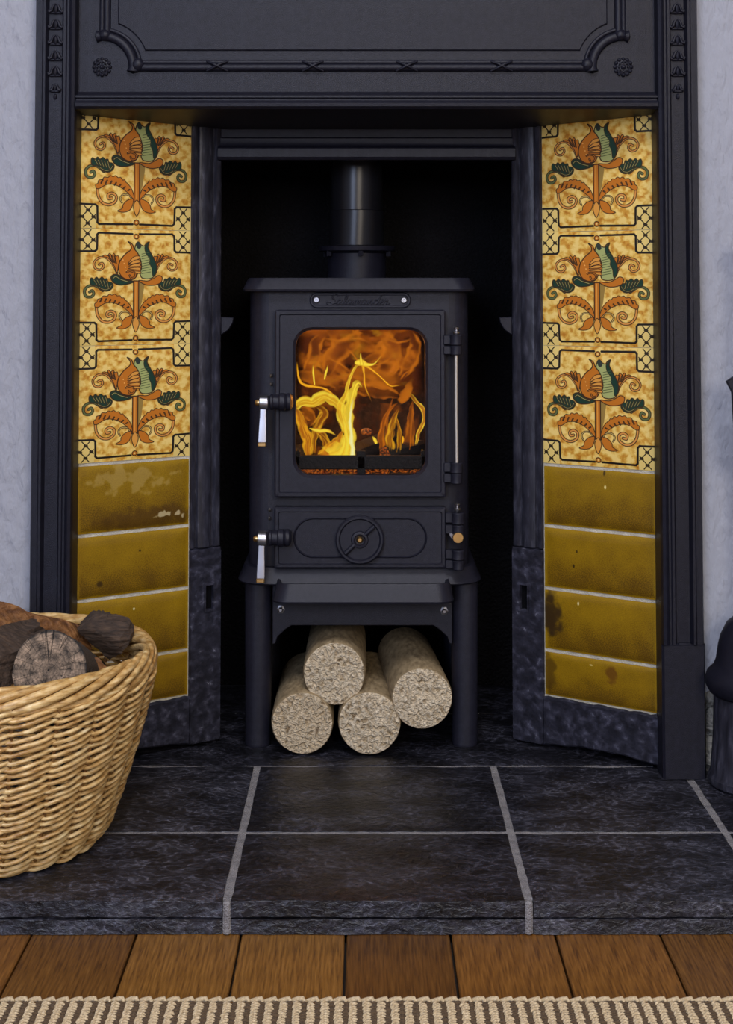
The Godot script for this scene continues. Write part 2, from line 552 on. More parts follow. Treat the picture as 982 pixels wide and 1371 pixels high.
func curve(pts: PackedVector2Array, closed := false, steps := 8) -> PackedVector2Array:
	var o := PackedVector2Array()
	var m := pts.size()
	for i in (m if closed else m - 1):
		var a := pts[(i - 1 + m) % m] if closed else pts[maxi(i - 1, 0)]
		var b := pts[i]
		var d := pts[(i + 1) % m]
		var e := pts[(i + 2) % m] if closed else pts[mini(i + 2, m - 1)]
		for k in steps:
			o.append(b.cubic_interpolate(d, a, e, float(k) / steps))
	if not closed:
		o.append(pts[m - 1])
	return o


func stroke(im: Image, pts: PackedVector2Array, w: float, col: Color, closed := false) -> void:
	for i in (pts.size() if closed else pts.size() - 1):
		var a := pts[i]
		var b := pts[(i + 1) % pts.size()]
		var steps := maxi(1, int(a.distance_to(b) / maxf(1.0, w * 0.3)))
		for k in steps + 1:
			var q := a.lerp(b, float(k) / steps)
			var r := w / 2.0
			for y in range(int(q.y - r), int(q.y + r) + 1):
				var h := sqrt(maxf(0.0, r * r - (y + 0.5 - q.y) ** 2))
				if h > 0.2:
					im.fill_rect(Rect2i(roundi(q.x - h), y, maxi(1, roundi(2.0 * h)), 1), col)


func flip(pts: PackedVector2Array, mid: float) -> PackedVector2Array:
	var o := PackedVector2Array()
	for v in pts:
		o.append(Vector2(2.0 * mid - v.x, v.y))
	return o


func motif(im: Image, pts: Array, col: Color, line := 8.0, both := false, smooth := true) -> void:
	var q := PackedVector2Array(pts)
	for k in (2 if both else 1):
		var o := curve(q if k == 0 else flip(q, 432.0), true, 6) if smooth else (q if k == 0 else flip(q, 432.0))
		fill(im, o, col)
		if line > 0.0:
			stroke(im, o, line, rgb(62, 40, 20), true)


func scroll(im: Image, pts: Array, w: float, col: Color, both := true) -> void:
	var q := PackedVector2Array(pts)
	for k in (2 if both else 1):
		var o := curve(q if k == 0 else flip(q, 432.0), false, 8)
		stroke(im, o, w + 11.0, rgb(56, 36, 18))
		stroke(im, o, w, col)


func flower_print() -> Image:
	var im := Image.create(864, 892, false, Image.FORMAT_RGBA8)
	im.fill(Color(0.8, 0.62, 0.3, 0.0))
	var black := rgb(34, 28, 22)
	var orange := rgb(190, 112, 30)
	var lightor := rgb(216, 150, 64)
	var green := rgb(28, 58, 44)
	var pale := rgb(164, 170, 104)
	var cream := rgb(226, 198, 116)
	var V := func(x: float, y: float) -> Vector2: return Vector2(x, y)
	# corner boxes with their lattice
	for cx in [0, 1]:
		for cy in [0, 1]:
			var x0 := 0.0 if cx == 0 else 734.0
			var y0 := 0.0 if cy == 0 else 722.0
			im.fill_rect(Rect2i(int(x0), int(y0), 130, 170), cream)
			for k in range(-1, 3):
				for dgn in [1.0, -1.0]:
					var pts := PackedVector2Array()
					for s in 21:
						var yy := y0 + 8.0 + 154.0 * s / 20.0
						var xx: float = x0 + 65.0 + dgn * (yy - y0 - 85.0) * 0.9 + (k - 0.5) * 84.0
						if xx > x0 + 6.0 and xx < x0 + 124.0:
							pts.append(Vector2(xx, yy))
					if pts.size() > 1:
						stroke(im, pts, 7.5, black)
			for q in [V.call(65, 38), V.call(65, 132), V.call(24, 85), V.call(106, 85)]:
				stroke(im, PackedVector2Array([q + Vector2(x0 - 5, y0), q + Vector2(x0 + 5, y0 + 3)]), 22.0, rgb(50, 40, 26))
	# black line that steps round the corner boxes
	for k in 2:
		for w in 2:
			var a := PackedVector2Array([V.call(0, 174), V.call(120, 172), V.call(134, 158), V.call(136, 44), V.call(150, 30), V.call(404, 34)])
			if w == 1:
				for i in a.size():
					a[i].y = 890.0 - a[i].y
			if k == 1:
				a = flip(a, 432.0)
			stroke(im, a, 16.0, black)
	for q in [V.call(432, 54), V.call(432, 842)]:
		stroke(im, PackedVector2Array([q, q + Vector2(0.5, 0)]), 44.0, rgb(62, 40, 20))
		stroke(im, PackedVector2Array([q, q + Vector2(0.5, 0)]), 30.0, orange)
		stroke(im, PackedVector2Array([q, q + Vector2(0.5, 0)]), 14.0, cream)
	# lower acanthus leaves with their curls
	scroll(im, [V.call(132, 596), V.call(142, 662), V.call(176, 706), V.call(226, 716), V.call(268, 692), V.call(274, 652), V.call(244, 632), V.call(214, 646), V.call(218, 672), V.call(242, 668)], 13.0, rgb(208, 142, 68))
	scroll(im, [V.call(396, 672), V.call(370, 640), V.call(326, 640), V.call(306, 668), V.call(318, 698)], 4.0, cream)
	motif(im, [V.call(414, 660), V.call(392, 596), V.call(362, 556), V.call(350, 548), V.call(338, 530), V.call(322, 530), V.call(308, 512), V.call(288, 514), V.call(270, 500), V.call(250, 508), V.call(228, 502), V.call(212, 516), V.call(184, 514), V.call(168, 532), V.call(142, 540), V.call(136, 562), V.call(120, 574), V.call(124, 600), V.call(150, 600), V.call(196, 572), V.call(248, 566), V.call(304, 584), V.call(354, 618), V.call(404, 668)], orange, 6.0, true)
	for k in 7:
		scroll(im, [V.call(160 + k * 34, 560 + k * k * 1.3), V.call(172 + k * 34, 536 + k * k * 1.8)], 1.0, lightor)
	# upper side leaves
	scroll(im, [V.call(286, 338), V.call(252, 268), V.call(198, 220), V.call(144, 226), V.call(112, 264), V.call(124, 304), V.call(160, 314), V.call(184, 290), V.call(174, 264), V.call(150, 274)], 9.0, rgb(208, 142, 68))
	motif(im, [V.call(284, 336), V.call(262, 280), V.call(220, 226), V.call(176, 212), V.call(196, 200), V.call(214, 206), V.call(228, 188), V.call(246, 202), V.call(262, 188), V.call(276, 208), V.call(294, 206), V.call(300, 232), V.call(306, 250), V.call(296, 290)], orange, 6.0, true)
	for k in 3:
		scroll(im, [V.call(222 + k * 22, 206 + k * 2), V.call(250 + k * 14, 250 + k * 6)], 1.0, lightor)
	# green scroll leaves
	scroll(im, [V.call(180, 474), V.call(124, 436), V.call(76, 438), V.call(46, 470), V.call(54, 514), V.call(90, 522), V.call(112, 500), V.call(102, 474), V.call(82, 484)], 12.0, rgb(92, 104, 62))
	motif(im, [V.call(84, 396), V.call(94, 376), V.call(114, 386), V.call(132, 370), V.call(150, 384), V.call(172, 370), V.call(190, 384), V.call(210, 382), V.call(218, 404), V.call(240, 408), V.call(258, 428), V.call(248, 458), V.call(214, 478), V.call(172, 470), V.call(136, 438), V.call(92, 430)], green, 7.0, true)
	for k in 5:
		scroll(im, [V.call(112 + k * 24, 390 + k * 2), V.call(134 + k * 22, 424 + k * 6)], 3.0, pale)
	scroll(im, [V.call(150, 446), V.call(190, 466), V.call(226, 458), V.call(246, 430)], 3.0, pale)
	# stem and lotus
	fill(im, PackedVector2Array([V.call(446, 400), V.call(500, 400), V.call(478, 560), V.call(450, 650)]), rgb(150, 122, 60))
	motif(im, [V.call(412, 398), V.call(452, 398), V.call(452, 690), V.call(412, 690)], orange, 8.0, false, false)
	stroke(im, PackedVector2Array([V.call(430, 410), V.call(430, 680)]), 8.0, lightor)
	motif(im, [V.call(406, 672), V.call(360, 680), V.call(328, 712), V.call(322, 740), V.call(286, 762), V.call(340, 768), V.call(388, 742)], orange, 6.0, true)
	motif(im, [V.call(432, 676), V.call(458, 726), V.call(432, 796), V.call(406, 726)], lightor, 6.0)
	# base leaves of the bud
	motif(im, [V.call(240, 372), V.call(262, 350), V.call(300, 354), V.call(344, 388), V.call(414, 402), V.call(368, 424), V.call(300, 430), V.call(256, 408)], green, 8.0)
	scroll(im, [V.call(256, 380), V.call(278, 366), V.call(316, 388), V.call(372, 406)], 4.0, pale, false)
	motif(im, [V.call(452, 394), V.call(520, 398), V.call(566, 378), V.call(604, 356), V.call(634, 370), V.call(626, 408), V.call(582, 430), V.call(520, 432), V.call(474, 414)], orange, 7.0)
	# bud: orange half and green half
	motif(im, [V.call(442, 96), V.call(468, 118), V.call(492, 126), V.call(508, 106), V.call(532, 94), V.call(522, 136), V.call(552, 196), V.call(582, 256), V.call(592, 306), V.call(582, 346), V.call(552, 376), V.call(502, 382), V.call(466, 360), V.call(452, 260), V.call(420, 156)], pale, 8.0)
	motif(im, [V.call(512, 112), V.call(530, 98), V.call(520, 144), V.call(562, 216), V.call(588, 280), V.call(582, 336), V.call(560, 358), V.call(552, 300), V.call(534, 262), V.call(536, 228), V.call(506, 184), V.call(496, 140)], green, 4.0)
	for k in 9:
		stroke(im, PackedVector2Array([V.call(474, 190 + k * 19), V.call(532 + k * 1.5, 176 + k * 19)]), 5.0, rgb(74, 84, 48))
	stroke(im, PackedVector2Array([V.call(444, 112), V.call(452, 132)]), 34.0, rgb(50, 58, 50))
	motif(im, [V.call(368, 94), V.call(400, 114), V.call(416, 150), V.call(446, 190), V.call(468, 250), V.call(470, 310), V.call(444, 340), V.call(432, 366), V.call(404, 388), V.call(352, 384), V.call(314, 356), V.call(296, 306), V.call(306, 250), V.call(342, 198), V.call(386, 160), V.call(392, 128)], orange, 8.0)
	for k in 5:
		motif(im, [V.call(372, 262 + k * 18 - k * 4), V.call(410 + k * 3, 214 + k * 27), V.call(452 + k * 3, 206 + k * 30), V.call(456 + k * 2, 226 + k * 29), V.call(410, 244 + k * 22)], lightor, 5.0)
	for k in 4:
		stroke(im, PackedVector2Array([V.call(330 + k * 9, 236 + k * 28), V.call(331 + k * 9, 238 + k * 28)]), 9.0, rgb(232, 176, 96))
	scroll(im, [V.call(360, 330), V.call(384, 322), V.call(420, 336), V.call(424, 366), V.call(394, 376), V.call(382, 356)], 5.0, orange, false)
	return im


func flower_tile(design: Image, s: int) -> ImageTexture:
	var f := fnl(s, 0.027, FastNoiseLite.TYPE_SIMPLEX_SMOOTH, 4, FastNoiseLite.FRACTAL_FBM, 14.0)
	var im := Image.create(432, 446, false, Image.FORMAT_RGBA8)
	var base := [rgb(226, 186, 92), rgb(216, 170, 76), rgb(202, 146, 54), rgb(180, 118, 36)]
	for y in 446:
		for x in 432:
			var v := f.get_noise_2d(x, y)
			var col: Color = base[0]
			if v > 0.0:
				col = base[0].lerp(base[1], clampf(v / 0.14, 0.0, 1.0)).lerp(base[2], smoothstep(0.14, 0.34, v)).lerp(base[3], smoothstep(0.36, 0.6, v))
			else:
				col = base[0].lerp(rgb(236, 204, 118), clampf(-v / 0.3, 0.0, 1.0))
			im.set_pixel(x, y, col)
	var d: Image = design.duplicate()
	d.resize(432, 446, Image.INTERPOLATE_LANCZOS)
	im.blend_rect(d, Rect2i(0, 0, 432, 446), Vector2i.ZERO)
	return ImageTexture.create_from_image(im)


# amber glaze: thin and light along the edges, pooled and brown towards the lower middle
func amber_tile(s: int, marks: Array) -> ImageTexture:
	var w := 320
	var h := 160
	var im := Image.create(w, h, false, Image.FORMAT_RGB8)
	var f := fnl(s, 0.011, FastNoiseLite.TYPE_SIMPLEX_SMOOTH, 3)
	var fine := fnl(s + 1, 0.24, FastNoiseLite.TYPE_SIMPLEX, 2)
	for y in h:
		for x in w:
			var u := float(x) / w
			var v := float(y) / h
			var edge := minf(minf(u, 1.0 - u) * 2.4, minf(v * 1.0, (1.0 - v) * 2.0))
			var pool := smoothstep(0.0, 0.10, edge) * (0.40 + 0.5 * smoothstep(0.15, 1.0, v))
			pool = clampf(pool + f.get_noise_2d(x, y) * 0.22 + fine.get_noise_2d(x, y) * 0.34, 0.0, 1.2)
			var col := rgb(154, 120, 16).lerp(rgb(120, 90, 10), clampf(pool * 1.3, 0.0, 1.0)).lerp(rgb(84, 59, 11), smoothstep(0.6, 1.15, pool))
			for m in marks:
				var d: float = Vector2((u - m[0]) / m[2], (v - m[1]) / m[3]).length() + f.get_noise_2d(x * 2.0, y * 2.0) * m[4]
				col = col.lerp(m[5], (1.0 - smoothstep(0.45, 1.05, d)) * m[6])
			im.set_pixel(x, y, col)
	return ImageTexture.create_from_image(im)


# ---------------------------------------------------------------- the scene
func _ready() -> void:
	rng.seed = 7
	# camera
	var cam := Camera3D.new()
	cam.name = "camera"
	add_child(cam)
	cam.position = Vector3(0, 0.661, 1.9357)
	cam.rotation.x = atan(0.05)
	cam.projection = Camera3D.PROJECTION_FRUSTUM
	cam.near = 0.05
	cam.far = 60.0
	cam.size = 2.0 * 0.05 * 685.5 / 2000.0
	cam.frustum_offset = Vector2(0.0, -400.5 / 2000.0 * 0.05)
	cam.current = true
	# sky, exposure
	var we := WorldEnvironment.new()
	we.name = "world"
	var env := Environment.new()
	var sky := Sky.new()
	var ps := ProceduralSkyMaterial.new()
	ps.sky_top_color = rgb(150, 172, 205)
	ps.sky_horizon_color = rgb(206, 214, 226)
	ps.ground_bottom_color = rgb(90, 88, 82)
	ps.ground_horizon_color = rgb(170, 172, 172)
	ps.energy_multiplier = 1.0
	sky.sky_material = ps
	env.background_mode = Environment.BG_SKY
	env.sky = sky
	env.ambient_light_source = Environment.AMBIENT_SOURCE_SKY
	env.tonemap_mode = Environment.TONE_MAPPER_LINEAR
	env.tonemap_exposure = 0.9
	env.sdfgi_enabled = true
	env.ssao_enabled = true
	env.ssil_enabled = true
	we.environment = env
	add_child(we)
	# daylight that enters by the two windows in the wall behind the camera
	window_light(Vector3(-1.0, 1.5, 4.08), Vector3(0.0, 0.5, 0.0), Vector2(1.1, 1.3), rgb(204, 219, 255), 6.6)
	window_light(Vector3(1.0, 1.5, 4.08), Vector3(0.0, 0.5, 0.0), Vector2(1.1, 1.3), rgb(255, 240, 222), 5.2)

	# flat lamp on the ceiling, in front of the fireplace
	var lamp := AreaLight3D.new()
	lamp.name = "ceiling_lamp_light"
	add_child(lamp)
	lamp.position = Vector3(0, 2.40, 1.75)
	lamp.rotation.x = -PI / 2.0
	lamp.area_size = Vector2(0.9, 0.9)
	lamp.light_color = rgb(246, 246, 255)
	lamp.light_energy = 4.6
	lamp.area_range = 12.0
	lamp.shadow_enabled = true

	materials()
	room()
	mantel()
	insert()
	hearth()
	floor_and_rug()
	stove()
	fire()
	log_store()
	basket()
	right_side()


func window_light(at: Vector3, towards: Vector3, size: Vector2, col: Color, energy: float) -> void:
	var l := AreaLight3D.new()
	l.name = numbered("window_daylight")
	add_child(l)
	l.look_at_from_position(at, towards)
	l.area_size = size
	l.light_color = col
	l.light_energy = energy
	l.area_range = 12.0
	l.shadow_enabled = true


func slabs(called: String, list: Array, m: Material) -> Node3D:
	var s := Shape.new()
	for b in list:
		s.box((b[0] + b[1]) / 2.0, (b[1] - b[0]).abs())
	return structure(obj(called, s, m))


func room() -> void:
	var V := func(x, y, z) -> Vector3: return Vector3(x, y, z)
	# wall that holds the fireplace, open where the recess is
	slabs("wall_fireplace", [[V.call(-2.0, 0, -0.3), V.call(-0.43, 2.5, -0.04)], [V.call(0.43, 0, -0.3), V.call(2.0, 2.5, -0.04)], [V.call(-0.43, 1.0, -0.3), V.call(0.43, 2.5, -0.04)]], M.plaster)
	slabs("wall_recess", [[V.call(-0.43, 0, -0.52), V.call(0.43, 1.1, -0.46)], [V.call(-0.43, 0, -0.46), V.call(-0.27, 1.1, -0.3)], [V.call(0.27, 0, -0.46), V.call(0.43, 1.1, -0.3)], [V.call(-0.27, 1.0, -0.46), V.call(0.27, 1.1, -0.3)]], M.soot)
	slabs("wall_left", [[V.call(-2.1, 0, -0.3), V.call(-2.0, 2.5, 4.2)]], M.plaster)
	slabs("wall_right", [[V.call(2.0, 0, -0.3), V.call(2.1, 2.5, 4.2)]], M.plaster)
	slabs("wall_back", [[V.call(-2.1, 0, 4.2), V.call(2.1, 0.8, 4.3)], [V.call(-2.1, 2.2, 4.2), V.call(2.1, 2.5, 4.3)], [V.call(-2.1, 0.8, 4.2), V.call(-1.6, 2.2, 4.3)], [V.call(-0.4, 0.8, 4.2), V.call(0.4, 2.2, 4.3)], [V.call(1.6, 0.8, 4.2), V.call(2.1, 2.2, 4.3)]], M.plaster)
	slabs("ceiling", [[V.call(-2.1, 2.5, -0.3), V.call(2.1, 2.6, 4.3)]], M.ceiling_paint)
	var lamp := thing("ceiling_lamp", "flat square white lamp mounted on the ceiling in front of the fireplace", "lamp", Vector3(0, 2.41, 1.75))
	var lb := Shape.new()
	lb.box(Vector3(0, 2.46, 1.75), Vector3(1.0, 0.075, 1.0), 0.01)
	obj("lamp_body", lb, M.ceiling_paint, lamp)
	var lg := Shape.new()
	lg.box(Vector3(0, 2.418, 1.75), Vector3(0.9, 0.01, 0.9))
	var glow := mk("lamp_glow", rgb(240, 240, 240), 0.6)
	glow.emission_enabled = true
	glow.emission = rgb(240, 240, 255)
	glow.emission_energy_multiplier = 0.6
	obj("diffuser", lg, glow, lamp)
	var wn := 1
	for c in [V.call(-1.0, 1.5, 4.25), V.call(1.0, 1.5, 4.25)]:
		var s := Shape.new()
		var g := Shape.new()
		for k in [-1.0, 0.0, 1.0]:
			s.box(c + Vector3(k * 0.575, 0, 0), Vector3(0.05, 1.4, 0.05), 0.004)
			s.box(c + Vector3(0, k * 0.675, 0), Vector3(1.2, 0.05, 0.05), 0.004)
		g.box(c, Vector3(1.2, 1.4, 0.005))
		var w := structure(obj("window_%d" % wn, s, M.ceiling_paint))
		obj("pane", g, M.glass, w)
		wn += 1


# ---------------------------------------------------------------- cast iron surround
func mantel() -> void:
	var t := thing("fireplace_surround", "tall black cast iron fireplace surround with moulded frieze panel and rosettes", "fireplace surround", Vector3(0, HT, -0.02))
	var top := 1.2
	for s in [-1.0, 1.0]:
		# pilaster: outer strip, bead, sunk panel, bead, inner strip; plain foot below the panel
		var prof := [Vector2(0.4325, -0.04), Vector2(0.4325, -0.003), Vector2(0.4305, 0.0), Vector2(0.4235, 0.0), Vector2(0.4215, 0.0035), Vector2(0.4185, 0.0035), Vector2(0.4165, -0.003), Vector2(0.4155, -0.006),
			Vector2(0.3985, -0.006), Vector2(0.3975, -0.002), Vector2(0.3955, 0.001), Vector2(0.3925, 0.001), Vector2(0.391, -0.001), Vector2(0.3885, -0.001), Vector2(0.387, 0.003), Vector2(0.3835, 0.0055), Vector2(0.380, 0.0035), Vector2(0.378, -0.003), Vector2(0.378, -0.04)]
		var sh := Shape.new()
		var loops := []
		for y in [0.205, 0.5, 0.85, top]:
			var l := PackedVector3Array()
			for q in (prof if s > 0 else prof):
				l.append(Vector3(s * q.x, y, q.y))
			if s < 0:
				l.reverse()
			l.reverse()
			loops.append(l)
		loops.reverse()
		sh.loft(loops, false)
		var foot := [Vector2(0.4335, -0.04), Vector2(0.4335, -0.002), Vector2(0.4315, 0.001), Vector2(0.381, 0.001), Vector2(0.378, -0.002), Vector2(0.378, -0.04)]
		loops = []
		for y in [0.2055, 0.2035, HT]:
			var l := PackedVector3Array()
			for q in foot:
				l.append(Vector3(s * q.x, y, (q.y if y < 0.205 else minf(q.y, -0.002))))
			if s < 0:
				l.reverse()
			l.reverse()
			loops.append(l)
		sh.loft(loops, false)
		sh.box(Vector3(s * 0.4075, 0.2045, -0.0035), Vector3(0.018, 0.004, 0.008), 0.0015)
		obj("pilaster", sh, M.iron, t)
		# drops of bellflowers down the sunk panel
		for k in 9:
			var b := Shape.new()
			var at := Vector3(s * 0.4068, 0.918 + k * 0.0206, -0.006)
			var sc := 0.75 if k == 0 else 1.0
			b.ball(at + Vector3(0, 0.004, 0.002), Vector3(0.0026, 0.006, 0.003) * sc, 8)
			for e in [-1.0, 1.0]:
				b.tube(PackedVector3Array([at + Vector3(0, 0.0115 * sc, 0.002), at + Vector3(e * 0.0035, 0.008, 0.003) * sc, at + Vector3(e * 0.0055, 0.002, 0.003) * sc, at + Vector3(e * 0.0085, 0.0, 0.004) * sc, at + Vector3(e * 0.0095, 0.003, 0.003) * sc]), PackedFloat32Array([0.001, 0.0018, 0.0022, 0.0024, 0.0012]), 6)
			b.box(at + Vector3(0, -0.001, 0.001), Vector3(0.016 * sc, 0.003, 0.004), 0.001)
			if k == 0:
				b.ball(at + Vector3(0, -0.008, 0.001), Vector3(0.0024, 0.004, 0.003), 8)
			obj("bellflower", b, M.iron, t)
	# frieze plate and the lip under it, with the soffit that falls towards the back
	var f := Shape.new()
	f.box(Vector3(0, (0.90 + top) / 2.0, -0.027), Vector3(0.758, top - 0.90, 0.03))
	obj("frieze", f, M.iron, t)
	var lip := Shape.new()
	lip.bar_x([Vector2(-0.15, 0.91), Vector2(-0.16, 0.8831), Vector2(-0.03, 0.8898), Vector2(-0.002, 0.8925), Vector2(0.004, 0.8925), Vector2(0.0085, 0.896), Vector2(0.009, 0.9), Vector2(0.006, 0.9035), Vector2(0.001, 0.9045), Vector2(0.001, 0.9065),
		Vector2(0.0035, 0.908), Vector2(0.0035, 0.9105), Vector2(0.0, 0.9115), Vector2(-0.004, 0.9125), Vector2(-0.008, 0.916), Vector2(-0.014, 0.918)], -0.3785, 0.3785)
	obj("lintel_lip", lip, M.iron, t)
	var sh2 := Shape.new()
	sh2.bar_x([Vector2(-0.04, top), Vector2(0.03, top), Vector2(0.07, top + 0.02), Vector2(0.10, top + 0.03), Vector2(0.10, top + 0.055), Vector2(-0.04, top + 0.055)], -0.50, 0.50)
	obj("mantel_shelf", sh2, M.iron, t)
	# raised field of the panel with quarter-round bites out of its corners
	var cx := -0.005
	var left := -0.3265
	var bot := 0.9714
	var rc := Vector3(-0.3469, 0.9497, -0.012)
	var rr := 0.0605
	var field := PackedVector2Array()
	var half := cx - left
	for m in [-1.0, 1.0]:
		var part := PackedVector2Array()
		part.append(Vector2(cx + m * half, top - 0.03))
		var a0 := acos((cx - half - rc.x) / rr)
		var a1 := asin((bot - rc.y) / rr)
		for k in 11:
			var a := lerpf(a0, a1, k / 10.0)
			part.append(Vector2(cx + m * (cx - (rc.x + rr * cos(a))), rc.y + rr * sin(a)))
		if m > 0:
			part.reverse()
		field.append_array(part)
	var fs := Shape.new()
	fs.extrude(field, -0.014, -0.0095, 0.0015)
	obj("raised_field", fs, M.iron, t)
	# half-round frame moulding: upright, curl, concave quarter, long run
	var prof_r := 0.0068
	var run_y := 0.9507
	var up_x := -0.3435
	var arc_r := 0.041
	var mo := Shape.new()
	for m in [-1.0, 1.0]:
		var mx := func(x: float) -> float: return x if m < 0 else 2.0 * cx - x
		var y_end := rc.y + arc_r + 0.003
		for d in [[-0.004, 0.0036], [0.0025, 0.0052]]:
			mo.tube(PackedVector3Array([Vector3(mx.call(up_x + d[0]), top - 0.03, -0.012), Vector3(mx.call(up_x + d[0]), 1.05, -0.012), Vector3(mx.call(up_x + d[0]), y_end, -0.012)]), d[1], 8)
		var pts := PackedVector3Array()
		var rad := PackedFloat32Array()
		for k in 15:
			var a := lerpf(deg_to_rad(100), deg_to_rad(-8), k / 14.0)
			pts.append(Vector3(mx.call(rc.x + arc_r * cos(a)), rc.y + arc_r * sin(a), -0.012))
			rad.append(prof_r * (1.25 if k == 0 or k == 14 else 0.95))
		mo.tube(pts, rad, 10)
		pts = PackedVector3Array()
		for k in 15:
			var a := lerpf(deg_to_rad(88), deg_to_rad(4), k / 14.0)
			pts.append(Vector3(mx.call(rc.x + (arc_r + 0.009) * cos(a)), rc.y + (arc_r + 0.009) * sin(a), -0.0125))
		mo.tube(pts, 0.003, 8)
		mo.ball(Vector3(mx.call(rc.x + arc_r + 0.006), run_y + 0.002, -0.011), Vector3(0.009, 0.009, 0.0085))
		mo.ball(Vector3(mx.call(up_x), y_end - 0.002, -0.011), Vector3(0.009, 0.008, 0.0085))
	for d in [[-0.0015, 0.0055], [0.0055, 0.0032]]:
		mo.tube(PackedVector3Array([Vector3(rc.x + arc_r + 0.006, run_y + d[0], -0.012), Vector3(cx, run_y + d[0], -0.012), Vector3(2 * cx - rc.x - arc_r - 0.006, run_y + d[0], -0.012)]), d[1], 8)
	obj("panel_moulding", mo, M.iron, t)
	for px in [-0.1956, -0.0704, 0.0528, 0.177]:
		var rb := Shape.new()
		for e in [-1.0, 1.0]:
			rb.tube(PackedVector3Array([Vector3(px - 0.014, run_y + e * 0.0065, -0.009), Vector3(px - 0.006, run_y + e * 0.003, -0.0055), Vector3(px, run_y, -0.0035), Vector3(px + 0.006, run_y - e * 0.003, -0.0055), Vector3(px + 0.014, run_y - e * 0.0065, -0.009)]), PackedFloat32Array([0.0012, 0.0018, 0.002, 0.0018, 0.0012]), 6)
		obj("ribbon_tie", rb, M.iron, t)
	for m in [-1.0, 1.0]:
		var ro := Shape.new()
		var c := Vector3(rc.x if m < 0 else 2.0 * cx - rc.x, rc.y, -0.012)
		ro.lathe(c, Vector3(0, 0, 1), [Vector2(0.0105, 0.0), Vector2(0.0105, 0.002), Vector2(0.007, 0.003), Vector2(0.006, 0.0015), Vector2(0.0035, 0.0015), Vector2(0.003, 0.004), Vector2(0.001, 0.0055)], 20, false, true)
		for k in 12:
			var a := TAU * k / 12.0
			ro.ball(c + Vector3(cos(a) * 0.0105, sin(a) * 0.0105, 0.0015), Vector3(0.0027, 0.0027, 0.003), 8)
		for k in 8:
			var a := TAU * k / 8.0
			ro.ball(c + Vector3(cos(a) * 0.0062, sin(a) * 0.0062, 0.0025), Vector3(0.0017, 0.0017, 0.002), 6)
		obj("rosette", ro, M.iron, t)


